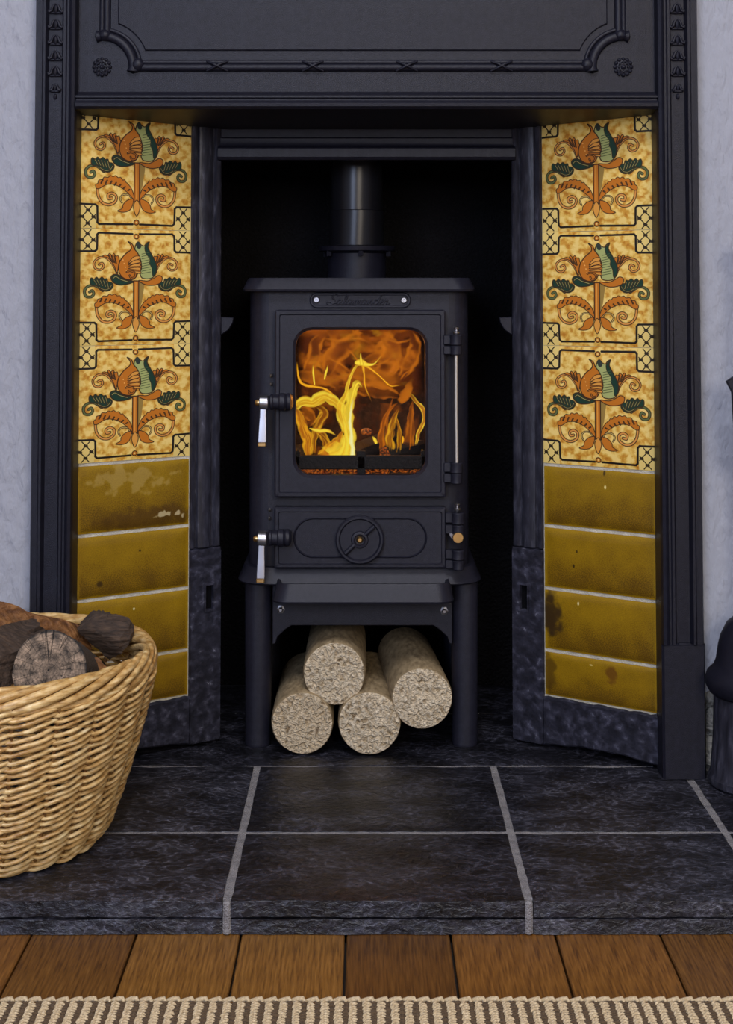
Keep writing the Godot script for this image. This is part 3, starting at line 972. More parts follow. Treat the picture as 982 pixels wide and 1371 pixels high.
# ---------------------------------------------------------------- splayed cheeks with tiles
func insert() -> void:
	var t := thing("fireplace_insert", "black cast iron tiled insert with two splayed cheeks around the stove opening", "fireplace insert", Vector3(0, HT, -0.1))
	var design := flower_print()
	var d0 := Vector3(0.8216, 0, 0.57)
	for s in [-1.0, 1.0]:
		var side := Node3D.new()
		side.name = "tiled_cheek"
		t.add_child(side, true)
		side.position = Vector3(s * 0.2048, 0, -0.1566 + 0.1)
		side.rotation.y = -s * atan2(d0.z, d0.x)
		# moulded upper stile
		var prof := [Vector2(-0.004, -0.05), Vector2(-0.004, -0.006), Vector2(-0.002, -0.001), Vector2(0.002, 0.0015), Vector2(0.007, 0.0015), Vector2(0.009, -0.0025), Vector2(0.0115, -0.0025), Vector2(0.014, 0.001), Vector2(0.021, 0.0035), Vector2(0.0285, 0.0035), Vector2(0.034, 0.001), Vector2(0.0355, -0.0025), Vector2(0.0385, -0.0025), Vector2(0.040, 0.002), Vector2(0.0445, 0.003), Vector2(0.0455, 0.0015), Vector2(0.0455, -0.008)]
		var st := Shape.new()
		var loops := []
		for v in [0.86, 0.6, 0.4, 0.268]:
			var l := PackedVector3Array()
			for q in prof:
				l.append(Vector3(s * q.x, v, q.y))
			if s < 0:
				l.reverse()
			loops.append(l)
		st.loft(loops, false)
		obj("moulded_stile", st, M.worn_iron, side, Vector3.INF, true)
		# plain lower stile with its square slot
		var lo := Shape.new()
		var u0: float = s * 0.0205
		var hx := 0.0250
		lo.loft([Shape.rr_z(u0, 0.1345, hx, 0.1325, 0.003, -0.045, 2), Shape.rr_z(u0, 0.1345, hx, 0.1325, 0.003, -0.002, 2), Shape.rr_z(u0, 0.1345, hx - 0.002, 0.1305, 0.003, 0.0015, 2), Shape.rr_z(s * 0.0155, 0.199, 0.0086, 0.0195, 0.001, 0.0015, 2), Shape.rr_z(s * 0.0155, 0.199, 0.0086, 0.0195, 0.001, 0.003, 2), Shape.rr_z(s * 0.0155, 0.199, 0.0060, 0.0165, 0.0006, 0.003, 2), Shape.rr_z(s * 0.0155, 0.199, 0.0060, 0.0165, 0.0006, -0.03, 2)], true, false, true)
		obj("lower_stile", lo, M.scuffed_iron, side, Vector3.INF, true)
		var ch := Shape.new()
		ch.box(Vector3(s * 0.0155, 0.199, -0.0085), Vector3(0.0118, 0.0326, 0.01))
		obj("slot", ch, M.dark_recess, side, Vector3.INF, true)
		# foot rail with a chipped upper edge and slightly arched underside
		var poly := PackedVector2Array()
		for k in 13:
			var u := lerpf(0.044, 0.2232, k / 12.0)
			poly.append(Vector2(s * u, 0.004 + 0.006 * sin(PI * k / 12.0) + rng.randf_range(-0.0008, 0.0008)))
		for k in 25:
			var u := lerpf(0.2232, 0.044, k / 24.0)
			poly.append(Vector2(s * u, 0.0695 + rng.randf_range(-0.0014, 0.0010)))
		var fr := Shape.new()
		fr.extrude(poly, -0.04, 0.002, 0.0025)
		obj("foot_rail", fr, M.scuffed_iron, side, Vector3.INF, true)
		var os := Shape.new()
		os.loft([Shape.rr_z(s * 0.2197, 0.455, 0.0043, 0.405, 0.002, -0.03, 2), Shape.rr_z(s * 0.2197, 0.455, 0.0043, 0.405, 0.002, 0.0005, 2), Shape.rr_z(s * 0.2197, 0.455, 0.003, 0.4035, 0.002, 0.003, 2)], true, true, true)
		obj("outer_stile", os, M.worn_iron, side, Vector3.INF, true)
		var gr := Shape.new()
		gr.box(Vector3(s * 0.1303, 0.46, -0.0105), Vector3(0.1705, 0.80, 0.016))
		obj("grout", gr, M.tile_grout, side, Vector3.INF, true)
		# three printed tiles and four amber ones
		var rows := [0.8645, 0.7015, 0.5455, 0.3845] if s > 0 else [0.8665, 0.7035, 0.548, 0.394]
		for k in 3:
			var hi: float = rows[k] - 0.0003
			var lw: float = rows[k + 1] + 0.0003
			tile(side, s, lw, hi, mk("printed_tile_%d_%d" % [int(s), k], Color.WHITE, 0.28, {"tex": flower_tile(design, 200 + k * 7 + int(s) * 3), "coat": 0.15, "coat_rough": 0.15, "spec": 0.35}), 0.0002)
		var am := [rows[3], 0.2995, 0.2150, 0.1315, 0.0695]
		var marks := {
			-10: [[0.45, 0.22, 0.33, 0.20, 1.3, rgb(176, 150, 96), 0.5], [0.62, 0.85, 0.5, 0.2, 0.5, rgb(70, 46, 16), 0.6], [0.8, 0.83, 0.10, 0.03, 3.0, rgb(196, 180, 140), 0.8]],
			-11: [[0.2, 0.78, 0.035, 0.06, 0.3, rgb(50, 34, 12), 0.8], [0.55, 0.30, 0.012, 0.025, 0.2, rgb(40, 28, 12), 0.9]],
			-12: [[0.5, 0.2, 0.012, 0.03, 0.2, rgb(220, 210, 170), 0.9]],
			10: [[0.56, 0.28, 0.012, 0.04, 0.2, rgb(238, 220, 150), 0.9], [0.55, 0.04, 0.012, 0.05, 0.2, rgb(50, 34, 12), 0.8]],
			11: [[0.27, 0.6, 0.014, 0.04, 0.2, rgb(44, 30, 12), 0.9], [0.3, 0.35, 0.01, 0.03, 0.2, rgb(44, 30, 12), 0.8]],
			12: [[0.05, 0.42, 0.13, 0.42, 0.5, rgb(46, 32, 20), 0.85], [0.31, 0.16, 0.01, 0.04, 0.2, rgb(235, 220, 170), 0.9]],
			13: [[0.6, 0.3, 0.05, 0.22, 0.6, rgb(92, 54, 18), 0.7], [0.42, 0.14, 0.03, 0.03, 0.8, rgb(225, 205, 150), 0.7], [0.04, 0.5, 0.07, 0.6, 0.5, rgb(70, 48, 16), 0.6]],
		}
		for k in 4:
			var key := int(s) * (10 + k)
			tile(side, s, am[k + 1] + 0.0024, am[k] - (0.004 if k == 0 else 0.0024), mk("amber_tile_%d_%d" % [int(s), k], Color.WHITE, 0.34, {"tex": amber_tile(300 + k * 5 + int(s) * 2, marks.get(key, [])), "coat": 0.22, "coat_rough": 0.16, "spec": 0.34}), 0.0004)
	# inner head frame with a rounded ledge, two hook brackets
	var h := Shape.new()
	var yo := 0.8386
	var yl := 0.8581
	h.bar_x([Vector2(-0.19, 0.895), Vector2(-0.19, yo + 0.004), Vector2(-0.160, yo), Vector2(-0.1475, yo + 0.001), Vector2(-0.1445, yo + 0.005), Vector2(-0.1445, yl - 0.003), Vector2(-0.147, yl), Vector2(-0.153, yl + 0.0015), Vector2(-0.155, yl + 0.005), Vector2(-0.155, yl + 0.012), Vector2(-0.1575, yl + 0.014), Vector2(-0.1575, 0.895)], -0.208, 0.208)
	obj("head_frame", h, M.iron, t)
	for s in [-1.0, 1.0]:
		var b := Shape.new()
		var y1 := 0.6202
		b.extrude(PackedVector2Array([Vector2(s * 0.204, y1), Vector2(s * 0.186, y1 - 0.001), Vector2(s * 0.187, y1 - 0.008), Vector2(s * 0.193, y1 - 0.018), Vector2(s * 0.204, y1 - 0.026)]), -0.172, -0.160, 0.001)
		obj("bracket", b, M.iron, t)


func tile(side: Node3D, s: float, v0: float, v1: float, m: Material, dome: float) -> void:
	var a := 0.0463 if v0 > 0.35 else 0.0471
	var b := 0.2132 if v0 > 0.35 else 0.2121
	var x0 := minf(s * a, s * b)
	var x1 := maxf(s * a, s * b)
	var sh := Shape.new()
	sh.crease = 0.7
	var cx := (x0 + x1) / 2.0
	var cy := (v0 + v1) / 2.0
	var hx := (x1 - x0) / 2.0
	var hy := (v1 - v0) / 2.0
	# gently pillowed face with rounded edges, printed across its full width
	var nx := 10
	var ny := 8
	var P := func(i: int, j: int) -> Vector3:
		var u := -1.0 + 2.0 * i / nx
		var v := -1.0 + 2.0 * j / ny
		u = signf(u) * pow(absf(u), 0.6)
		v = signf(v) * pow(absf(v), 0.6)
		var e := maxf(absf(u), absf(v))
		return Vector3(cx + hx * u, cy + hy * v, 0.0005 + dome * (1.0 - e * e) - (0.0018 if e > 0.999 else 0.0))
	for i in nx:
		for j in ny:
			var q := [P.call(i, j), P.call(i + 1, j), P.call(i + 1, j + 1), P.call(i, j + 1)]
			var uv := []
			for v in q:
				uv.append(Vector2((v.x - x0) / (x1 - x0), 1.0 - (v.y - v0) / (v1 - v0)))
			sh.quad(q[0], q[1], q[2], q[3], uv[0], uv[1], uv[2], uv[3])
	var back := Shape.rect_y(0, 0, 0, 0, 0)
	back = PackedVector3Array([Vector3(x0, v0, -0.006), Vector3(x1, v0, -0.006), Vector3(x1, v1, -0.006), Vector3(x0, v1, -0.006)])
	var front := PackedVector3Array([Vector3(x0, v0, -0.0013), Vector3(x1, v0, -0.0013), Vector3(x1, v1, -0.0013), Vector3(x0, v1, -0.0013)])
	sh.loft([back, front])
	obj("tile", sh, m, side, Vector3.INF, true)


# ---------------------------------------------------------------- slate hearth
func slate(parent: Node3D, x0: float, x1: float, z0: float, z1: float, y0: float, y1: float, k: int, called := "slate_tile") -> void:
	var s := Shape.new()
	s.crease = 0.5
	var f := fnl(400 + k * 13, 9.0, FastNoiseLite.TYPE_SIMPLEX_SMOOTH, 4)
	var nx := maxi(6, int((x1 - x0) / 0.012))
	var nz := maxi(4, int((z1 - z0) / 0.012))
	var P := func(i: int, j: int) -> Vector3:
		var x := lerpf(x0, x1, float(i) / nx)
		var z := lerpf(z0, z1, float(j) / nz)
		var y := y1 + f.get_noise_2d(x, z) * 0.0016
		if i == 0 or i == nx or j == 0 or j == nz:
			y -= 0.0016
			if i == 0: x += absf(f.get_noise_2d(z * 9.0, 3.0)) * 0.0016
			if i == nx: x -= absf(f.get_noise_2d(z * 9.0, 7.0)) * 0.0016
			if j == nz: z -= absf(f.get_noise_2d(x * 6.0, 11.0)) * 0.004
		return Vector3(x, y, z)
	for i in nx:
		for j in nz:
			s.quad(P.call(i, j), P.call(i, j + 1), P.call(i + 1, j + 1), P.call(i + 1, j))
	# riven edges: front in three uneven courses
	var loops := []
	for c in 4:
		var l := PackedVector3Array()
		for i in nx:
			l.append(P.call(i, nz))
		for j in nz:
			l.append(P.call(nx, nz - j))
		for i in nx:
			l.append(P.call(nx - i, 0))
		for j in nz:
			l.append(P.call(0, j))
		if c < 3:
			for i in l.size():
				var v := l[i]
				v.y = lerpf(y0, v.y - 0.001, c / 2.0)
				if i <= nx:
					v.z += f.get_noise_3d(v.x * 5.0, v.y * 30.0, 5.0) * 0.002
				l[i] = v
		loops.append(l)
	s.loft(loops)
	obj(called, s, M["slate_%d" % (k % 4)], parent)


func hearth() -> void:
	var t := thing("hearth", "raised hearth of riven dark slate tiles with grey grout in front of the stove", "hearth", Vector3(0, 0, 0.1))
	var xs := [-0.98, -0.7225, -0.4135, -0.143, 0.1662, 0.4135, 0.722, 0.98]
	var zs := [-0.0566, 0.1831, 0.3762]
	var k := 0
	# slab under the stove
	var back := structure(thing("floor_recess", "dark slate slabs that floor the recess under the stove", "slab", Vector3(0, 0, -0.25)))
	slate(back, -0.262, 0.262, -0.455, -0.302, 0.004, HT, 3, "slate_slab")
	slate(back, -0.377, 0.377, -0.298, -0.0585, 0.004, HT, 3, "slate_slab")
	for r in 2:
		for i in xs.size() - 1:
			slate(t, xs[i] + 0.0042, xs[i + 1] - 0.0042, (maxf(zs[r] + 0.0025, -0.038 if absf(xs[i] + xs[i + 1]) > 0.82 else -1.0) if r == 0 else zs[r] + 0.0035), zs[r + 1] - (0.0035 if r == 0 else 0.0), (0.004 if r == 0 else 0.0185), HT, k + r)
			k += 1
			if r == 1:
				slate(t, xs[i] + 0.0042, xs[i + 1] - 0.0042, 0.22, 0.3745, 0.0005, 0.0172, k + 2, "slate_edge_strip")
	var g := Shape.new()
	g.box(Vector3(0, 0.0168, 0.166), Vector3(1.94, 0.0336, 0.402), 0.002)
	g.box(Vector3(0, 0.0168, -0.0475), Vector3(0.75, 0.0336, 0.026), 0.002)
	for x in xs.slice(1, -1):
		g.box(Vector3(x, 0.0170, 0.370), Vector3(0.0080, 0.0336, 0.0125), 0.002)
	obj("grout", g, M.grout, t)


func floor_and_rug() -> void:
	var fl := Shape.new()
	fl.box(Vector3(0, -0.035, 2.0), Vector3(4.2, 0.05, 4.6))
	var f := structure(obj("floor", fl, M.gap))
	for k in 40:
		var x := -2.072 + k * 0.1073 + 0.0657 - 0.1073 * 0.0
		if x > 2.0:
			break
		for r in 1:
			var s := Shape.new()
			s.box(Vector3(x, -0.005, 2.28), Vector3(0.1052 + rng.randf_range(-0.0006, 0.0004), 0.0098, 3.84), 0.0012)
			obj("plank", s, M["plank_%d" % ((k * 3 + k / 3) % 4)], f)
	# woven jute rug: ribs of light loops with dark ribs between, bound by slanting stitches
	var t := thing("rug", "woven jute rug with light and dark ribs and a stitched edge on the floor boards", "rug", Vector3(0, 0, 0.9))
	var z0 := 0.5335
	var pitch := 0.0127
	var base := Shape.new()
	base.box(Vector3(0, 0.003, z0 + 0.404), Vector3(1.9, 0.005, 0.80), 0.002)
	obj("backing", base, M.jute_dark, t)
	for kind in 2:
		var lp := Shape.new()
		var r := 0.0021 if kind == 0 else 0.0019
		lp.tube(PackedVector3Array([Vector3(-0.0042, 0, 0.0018), Vector3(-0.002, 0.0022, 0.0009), Vector3(0.0006, 0.0028, -0.0003), Vector3(0.003, 0.0016, -0.0014), Vector3(0.0044, -0.0008, -0.002)]), PackedFloat32Array([r * 0.7, r, r * 1.1, r, r * 0.7]), 6)
		var mm := MultiMesh.new()
		mm.transform_format = MultiMesh.TRANSFORM_3D
		mm.mesh = lp.mesh(Vector3.ZERO)
		var nx := 148
		var nz := 64
		mm.instance_count = nx * nz * (2 if kind == 0 else 1)
		var at := 0
		for i in nx:
			for j in nz:
				var x := (i - nz * 0.0 - nx / 2.0) * pitch + kind * pitch * 0.5
				var z := z0 + 0.006 + j * 0.0046
				for e in (2 if kind == 0 else 1):
					var b := Basis(Vector3.UP, rng.randf_range(-0.25, 0.25) + (0.5 if e == 0 and kind == 0 else -0.5))
					b = b.scaled(Vector3.ONE * rng.randf_range(0.88, 1.12) * (0.66 if kind == 0 else 0.98))
					var dx := (-0.0013 if e == 0 else 0.0013) if kind == 0 else 0.0
					mm.set_instance_transform(at, Transform3D(b, Vector3(x + dx + rng.randf_range(-0.0004, 0.0004), 0.0062 + (0.0018 if kind == 0 else 0.0) + rng.randf_range(-0.0004, 0.0004), z + e * 0.0023)))
					at += 1
		var o := MultiMeshInstance3D.new()
		o.name = "light_rib_loops" if kind == 0 else "dark_rib_loops"
		o.multimesh = mm
		o.material_override = M.jute_light if kind == 0 else M.jute_dark
		o.position = Vector3(0, 0, -0.9)
		o.set_meta("kind", "stuff")
		t.add_child(o, true)
	for i in 112:
		var x := (i - 56) * pitch
		var s := Shape.new()
		var w := rng.randf_range(-0.0006, 0.0006)
		s.tube(PackedVector3Array([Vector3(x - 0.0076, 0.0014, z0 - 0.001), Vector3(x - 0.0068, 0.0048, z0 - 0.0026), Vector3(x - 0.0036, 0.0078 + w, z0 - 0.0012), Vector3(x + 0.001, 0.0098 + w, z0 + 0.0004), Vector3(x + 0.0054, 0.0112, z0 + 0.0014), Vector3(x + 0.0072, 0.0092, z0 + 0.0036)]), PackedFloat32Array([0.0016, 0.0021, 0.0024, 0.0025, 0.0022, 0.0015]), 7)
		obj("edge_stitch", s, M.jute_light, t)


# ---------------------------------------------------------------- stove
func ringplate(sh: Shape, cx: float, cy: float, hx: float, hy: float, r: float, z0: float, z1: float, bevel: float, hole: Array) -> void:
	# plate with a rounded hole [cx, cy, hx, hy, r] and a raised bead round its edge
	var loops := [Shape.rr_z(cx, cy, hx, hy, r, z0), Shape.rr_z(cx, cy, hx, hy, r, z1 - bevel), Shape.rr_z(cx, cy, hx - bevel, hy - bevel, r, z1), Shape.rr_z(cx, cy, hx - 0.006, hy - 0.006, r, z1), Shape.rr_z(cx, cy, hx - 0.0072, hy - 0.0072, r, z1 - 0.0018), Shape.rr_z(cx, cy, hx - 0.0095, hy - 0.0095, r, z1 - 0.0018)]
	if hole:
		loops.append(Shape.rr_z(hole[0], hole[1], hole[2] + 0.004, hole[3] + 0.004, hole[4] + 0.004, z1 - 0.0018))
		loops.append(Shape.rr_z(hole[0], hole[1], hole[2], hole[3], hole[4], z1 - 0.0055))
		loops.append(Shape.rr_z(hole[0], hole[1], hole[2], hole[3], hole[4], z0))
		sh.loft(loops)
	else:
		sh.loft(loops, true, true, true)


func stove() -> void:
	var t := thing("wood_stove", "black cast iron wood stove on a stand with lit glass door and air wheel", "stove", Vector3(SX, HT, -0.25))
	var y_top := 0.655
	var y_base := 0.275
	var zf := -0.125
	var zb := -0.40
	var zc := (zf + zb) / 2.0
	var hz := (zf - zb) / 2.0
	var hx := 0.152
	# body: three walls with rounded front corners, front plate open behind the door
	var b := Shape.new()
	var lo := PackedVector3Array()
	var hi := PackedVector3Array()
	var full := Shape.rr_y(SX, zc, hx, hz, 0.028, 0.0, 6)
	for i in full.size():
		var v := full[(i + 21) % full.size()]
		lo.append(Vector3(v.x, y_base, v.z))
		hi.append(Vector3(v.x, y_top, v.z))
	lo.append(lo[0]); hi.append(hi[0])
	# points 0..27 run round; leave out the straight front between the two front corners
	for i in 28:
		var a := lo[i]
		var d := lo[i + 1]
		if a.z > zf - 0.0005 and d.z > zf - 0.0005 and absf(a.x - d.x) > 0.1:
			continue
		b.quad(a, d, hi[i + 1], hi[i])
	var win := [-0.0082, 0.5046, 0.0885, 0.0985, 0.022]
	b.loft([Shape.rr_z(SX, (y_base + y_top) / 2.0, hx - 0.028, (y_top - y_base) / 2.0, 0.001, zf), Shape.rr_z(win[0], win[1] - 0.002, 0.098, 0.108, 0.01, zf)])
	obj("body", b, M.stove_iron, t)
	# firebox lining
	var fb := Shape.new()
	for w in [[Vector3(win[0], win[1], -0.372), Vector3(0.24, 0.26, 0.02)], [Vector3(win[0] - 0.112, win[1], -0.26), Vector3(0.02, 0.26, 0.22)], [Vector3(win[0] + 0.112, win[1], -0.26), Vector3(0.02, 0.26, 0.22)], [Vector3(win[0], win[1] + 0.128, -0.26), Vector3(0.24, 0.02, 0.22)], [Vector3(win[0], win[1] - 0.124, -0.26), Vector3(0.24, 0.02, 0.22)]]:
		fb.box(w[0], w[1], 0.002)
	obj("firebox_lining", fb, M.firebrick, t)
	# top plate flares down and out
	var tp := Shape.new()
	var ty := 0.6743
	var tb := 0.6569
	tp.loft([Shape.rr_y(SX, zc, hx - 0.002, hz - 0.002, 0.028, tb - 0.002), Shape.rr_y(SX, zc + 0.003, hx + 0.0075, hz + 0.013, 0.024, tb - 0.001), Shape.rr_y(SX, zc + 0.003, hx + 0.0082, hz + 0.014, 0.024, tb + 0.002), Shape.rr_y(SX, zc + 0.002, hx + 0.003, hz + 0.008, 0.026, ty - 0.003), Shape.rr_y(SX, zc + 0.002, hx + 0.001, hz + 0.006, 0.026, ty)], true, true, true)
	obj("top_plate", tp, M.stove_iron, t)
	# skirt between body and stand
	var by := 0.2579
	var sk := Shape.new()
	sk.loft([Shape.rr_y(SX + 0.001, zc, hx - 0.004, hz - 0.004, 0.03, by), Shape.rr_y(SX + 0.001, zc, hx + 0.014, hz + 0.013, 0.04, by), Shape.rr_y(SX + 0.001, zc, hx + 0.016, hz + 0.015, 0.042, by + 0.002), Shape.rr_y(SX + 0.001, zc, hx + 0.015, hz + 0.014, 0.042, by + 0.005), Shape.rr_y(SX + 0.001, zc, hx + 0.011, hz + 0.010, 0.04, by + 0.012), Shape.rr_y(SX + 0.001, zc, hx + 0.008, hz + 0.007, 0.036, by + 0.022), Shape.rr_y(SX + 0.001, zc, hx + 0.006, hz + 0.005, 0.034, by + 0.0235), Shape.rr_y(SX + 0.001, zc, hx - 0.004, hz - 0.004, 0.03, by + 0.0238)], true, true, true)
	obj("skirt", sk, M.stove_iron, t)
	# stand: two rounded columns in front, two behind, apron with an arch
	for q in [[-1, 1], [1, 1], [-1, -1], [1, -1]]:
		var lg := Shape.new()
		var lx: float = SX + 0.0035 + q[0] * 0.142
		var lz: float = zf - 0.023 if q[1] > 0 else zb + 0.03
		lg.loft([Shape.rr_y(lx, lz, 0.0165, 0.018, 0.014, HT, 6), Shape.rr_y(lx, lz, 0.0175, 0.019, 0.015, HT + 0.004, 6), Shape.rr_y(lx, lz, 0.0185, 0.02, 0.016, by, 6)], true, true, true)
		obj("leg", lg, M.stove_iron, t)
	for sd in [-1.0, 1.0]:
		var pl := Shape.new()
		pl.box(Vector3(SX + sd * 0.147, (HT + by) / 2.0 + 0.01, zc), Vector3(0.006, by - HT - 0.02, 0.20))
		obj("side_panel", pl, M.stove_iron, t)
	var ya := 0.2005
	var yb := 0.1753
	var ap := Shape.new()
	var xl := -0.1284
	var xr := 0.1172
	ap.extrude(PackedVector2Array([Vector2(xl, by), Vector2(xl, yb), Vector2(xl + 0.004, yb + 0.001), Vector2(xl + 0.007, yb + 0.010), Vector2(xl + 0.018, yb + 0.020), Vector2(xl + 0.026, ya), Vector2(xr - 0.026, ya), Vector2(xr - 0.018, yb + 0.020), Vector2(xr - 0.007, yb + 0.010), Vector2(xr - 0.004, yb + 0.001), Vector2(xr, yb), Vector2(xr, by)]), -0.140, -0.128, 0.001)
	var apron := obj("apron", ap, M.stove_iron, t)
	for q in [Vector3(-0.1171, 0.2225, -0.126), Vector3(0.1059, 0.2205, -0.126)]:
		var sc := Shape.new()
		sc.lathe(q, Vector3(0, 0, 1), [Vector2(0.0058, -0.002), Vector2(0.0058, 0.0), Vector2(0.0036, 0.001), Vector2(0.0036, 0.004), Vector2(0.0022, 0.0055)], 6, false, true)
		obj("nut", sc, M.steel, apron)
	# ash lip: shelf with a rolled front
	var lp := Shape.new()
	var ly1 := 0.2668
	var ly0 := 0.2417
	var lcx := -0.0045
	lp.loft([Shape.rr_y(lcx, -0.108, 0.112, 0.030, 0.010, ly0), Shape.rr_y(lcx, -0.103, 0.1205, 0.036, 0.020, ly0 + 0.0005), Shape.rr_y(lcx, -0.103, 0.1215, 0.037, 0.021, ly0 + 0.003), Shape.rr_y(lcx, -0.103, 0.1205, 0.036, 0.021, ly0 + 0.006), Shape.rr_y(lcx, -0.106, 0.117, 0.0325, 0.020, ly1 - 0.004), Shape.rr_y(lcx, -0.107, 0.1155, 0.031, 0.019, ly1), Shape.rr_y(lcx, -0.108, 0.112, 0.028, 0.017, ly1 - 0.001), Shape.rr_y(lcx, -0.108, 0.110, 0.026, 0.017, ly1 - 0.006)], true, true, true)
	obj("ash_lip", lp, M.stove_iron, t)
	# upper door
	var d := Shape.new()
	var dcx := -0.0086
	var dcy := 0.5036
	ringplate(d, dcx, dcy, 0.1165, 0.127, 0.003, -0.124, -0.106, 0.002, win)
	var door := obj("fire_door", d, M.stove_iron, t)
	var gp := Shape.new()
	gp.box(Vector3(win[0], win[1], -0.120), Vector3(0.176, 0.196, 0.003))
	obj("glass_pane", gp, M.glass, door)
	# fire bars behind the glass: two plates with a slit between them
	var fbx := Shape.new()
	for q in [[0.4299, 0.411], [0.4049, 0.3952]]:
		fbx.box(Vector3(win[0], (q[0] + q[1]) / 2.0, -0.138), Vector3(0.196, absf(q[0] - q[1]), 0.008), 0.0015)
	fbx.box(Vector3(win[0] + 0.001, win[1] - 0.086, -0.138), Vector3(0.012, 0.036, 0.008), 0.0015)
	for e in [-1.0, 1.0]:
		fbx.box(Vector3(win[0] + e * 0.089, win[1] - 0.086, -0.138), Vector3(0.012, 0.036, 0.008), 0.0015)
	obj("fire_bars", fbx, M.charred, t)
	# ash door with oblong relief
	var ad := Shape.new()
	var acx := -0.0086
	var acy := 0.3224
	ad.loft([Shape.rr_z(acx, acy, 0.1165, 0.041, 0.003, -0.124, 9), Shape.rr_z(acx, acy, 0.1165, 0.041, 0.003, -0.108, 9), Shape.rr_z(acx, acy, 0.1145, 0.039, 0.003, -0.106, 9), Shape.rr_z(acx, acy, 0.111, 0.0355, 0.003, -0.106, 9), Shape.rr_z(acx, acy, 0.110, 0.0345, 0.003, -0.108, 9), Shape.rr_z(acx, acy, 0.091, 0.0275, 0.0275, -0.108, 9), Shape.rr_z(acx, acy, 0.0895, 0.026, 0.026, -0.1065, 9), Shape.rr_z(acx, acy, 0.088, 0.0245, 0.0245, -0.1085, 9)], true, true, true)
	var ash := obj("ash_door", ad, M.stove_iron, t)
	var wc := Vector3(-0.0091, 0.3207, -0.1)
	var wh := Shape.new()
	wh.lathe(Vector3(wc.x, wc.y, -0.109), Vector3(0, 0, 1), [Vector2(0.032, 0.0), Vector2(0.033, 0.003), Vector2(0.033, 0.008), Vector2(0.031, 0.010), Vector2(0.0285, 0.010), Vector2(0.0265, 0.0065), Vector2(0.012, 0.0065), Vector2(0.0108, 0.010), Vector2(0.008, 0.0105), Vector2(0.0065, 0.0065), Vector2(0.0045, 0.006)], 40, true, true)
	for e in [0.75, 0.75 + PI]:
		var q := Vector3(cos(e), sin(e), 0)
		wh.tube(PackedVector3Array([Vector3(wc.x, wc.y, -0.1015) + q * 0.010, Vector3(wc.x, wc.y, -0.1005) + q * 0.018, Vector3(wc.x, wc.y, -0.1005) + q * 0.027]), 0.0034, 6)
	obj("air_wheel", wh, M.stove_iron, ash)
	var ws := Shape.new()
	ws.lathe(Vector3(wc.x, wc.y, -0.1035), Vector3(0, 0, 1), [Vector2(0.0048, 0.0), Vector2(0.0048, 0.002), Vector2(0.0025, 0.0045)], 10, false, true)
	obj("wheel_screw", ws, M.brass, ash)
	# latches: knuckle, ferrule, hanging flat handle, brass end
	for q in [[Vector3(-0.115, 0.5069, -0.092), 0.4471, "fire_door_latch"], [Vector3(-0.1165, 0.325, -0.092), 0.2662, "ash_door_latch"]]:
		var c: Vector3 = q[0]
		var kn := Shape.new()
		kn.lathe(c + Vector3(-0.0155, 0, 0), Vector3(1, 0, 0), [Vector2(0.0085, 0.0), Vector2(0.0108, 0.001), Vector2(0.0108, 0.004), Vector2(0.0098, 0.005), Vector2(0.0100, 0.012), Vector2(0.0118, 0.014), Vector2(0.0118, 0.020), Vector2(0.0100, 0.022), Vector2(0.0118, 0.024), Vector2(0.0112, 0.028), Vector2(0.006, 0.031)], 20)
		kn.box(c + Vector3(0.006, 0, -0.008), Vector3(0.018, 0.020, 0.014), 0.003)
		var latch := obj(q[2], kn, M.stove_iron, t)
		var fe := Shape.new()
		fe.lathe(c + Vector3(-0.0300, -0.001, 0.001), Vector3(1, 0, 0), [Vector2(0.0085, 0.0), Vector2(0.0102, 0.0012), Vector2(0.0104, 0.011), Vector2(0.0096, 0.0125)], 22)
		obj("ferrule", fe, M.steel, latch)
		var hb := Shape.new()
		var ye: float = q[1]
		var hxx := c.x - 0.0242
		var hl := []
		for r in [[c.y - 0.006, 0.0044, 0.0028], [c.y - 0.02, 0.0044, 0.0028], [(c.y + ye) / 2.0, 0.0050, 0.003], [ye + 0.010, 0.0056, 0.0032], [ye + 0.0065, 0.0056, 0.0032]]:
			hl.append(Shape.rr_y(hxx - (c.y - r[0]) * 0.02, c.z + 0.003 + (c.y - r[0]) * 0.06, r[1], r[2], 0.0012, r[0], 2))
		hl.reverse()
		hb.loft(hl, true, true, true)
		obj("lever", hb, M.steel, latch)
		var be := Shape.new()
		be.box(Vector3(hxx - (c.y - ye) * 0.02, ye + 0.0032, c.z + 0.003 + (c.y - ye) * 0.06), Vector3(0.0114, 0.0062, 0.0068), 0.0012)
		obj("lever_end", be, M.brass, latch)
		var nb := Shape.new()
		nb.lathe(c + Vector3(-0.0295, -0.001, 0.001), Vector3(-1, 0, 0), [Vector2(0.0048, 0.0), Vector2(0.0048, 0.003), Vector2(0.0028, 0.006)], 12)
		obj("end_nut", nb, M.brass, latch)
		for y in [0.022, 0.0335]:
			var bl := Shape.new()
			bl.ball(Vector3(c.x - 0.0155, c.y + y, -0.118), Vector3(0.002, 0.0028, 0.003), 8)
			obj("catch_bolt", bl, M.steel, latch)
	# hinges on the right
	for q in [[448, 462, 0.0085], [462.5, 475, 0.0078], [617, 631, 0.0085], [631.5, 645, 0.0078]]:
		hinge(door, q[0], q[1], q[2], 611.5)
	for q in [[683, 698, 0.0085], [699, 712, 0.0078], [732, 745, 0.0085], [745.5, 758, 0.0078]]:
		hinge(ash, q[0], q[1], q[2], 613.5)
	var rod := Shape.new()
	rod.tube(PackedVector3Array([Vector3(0.1217, 0.5729, -0.1), Vector3(0.1215, 0.4992, -0.1), Vector3(0.1221, 0.4238, -0.1)]), 0.0025, 10)
	obj("hinge_rod", rod, M.nickel_rod, door)
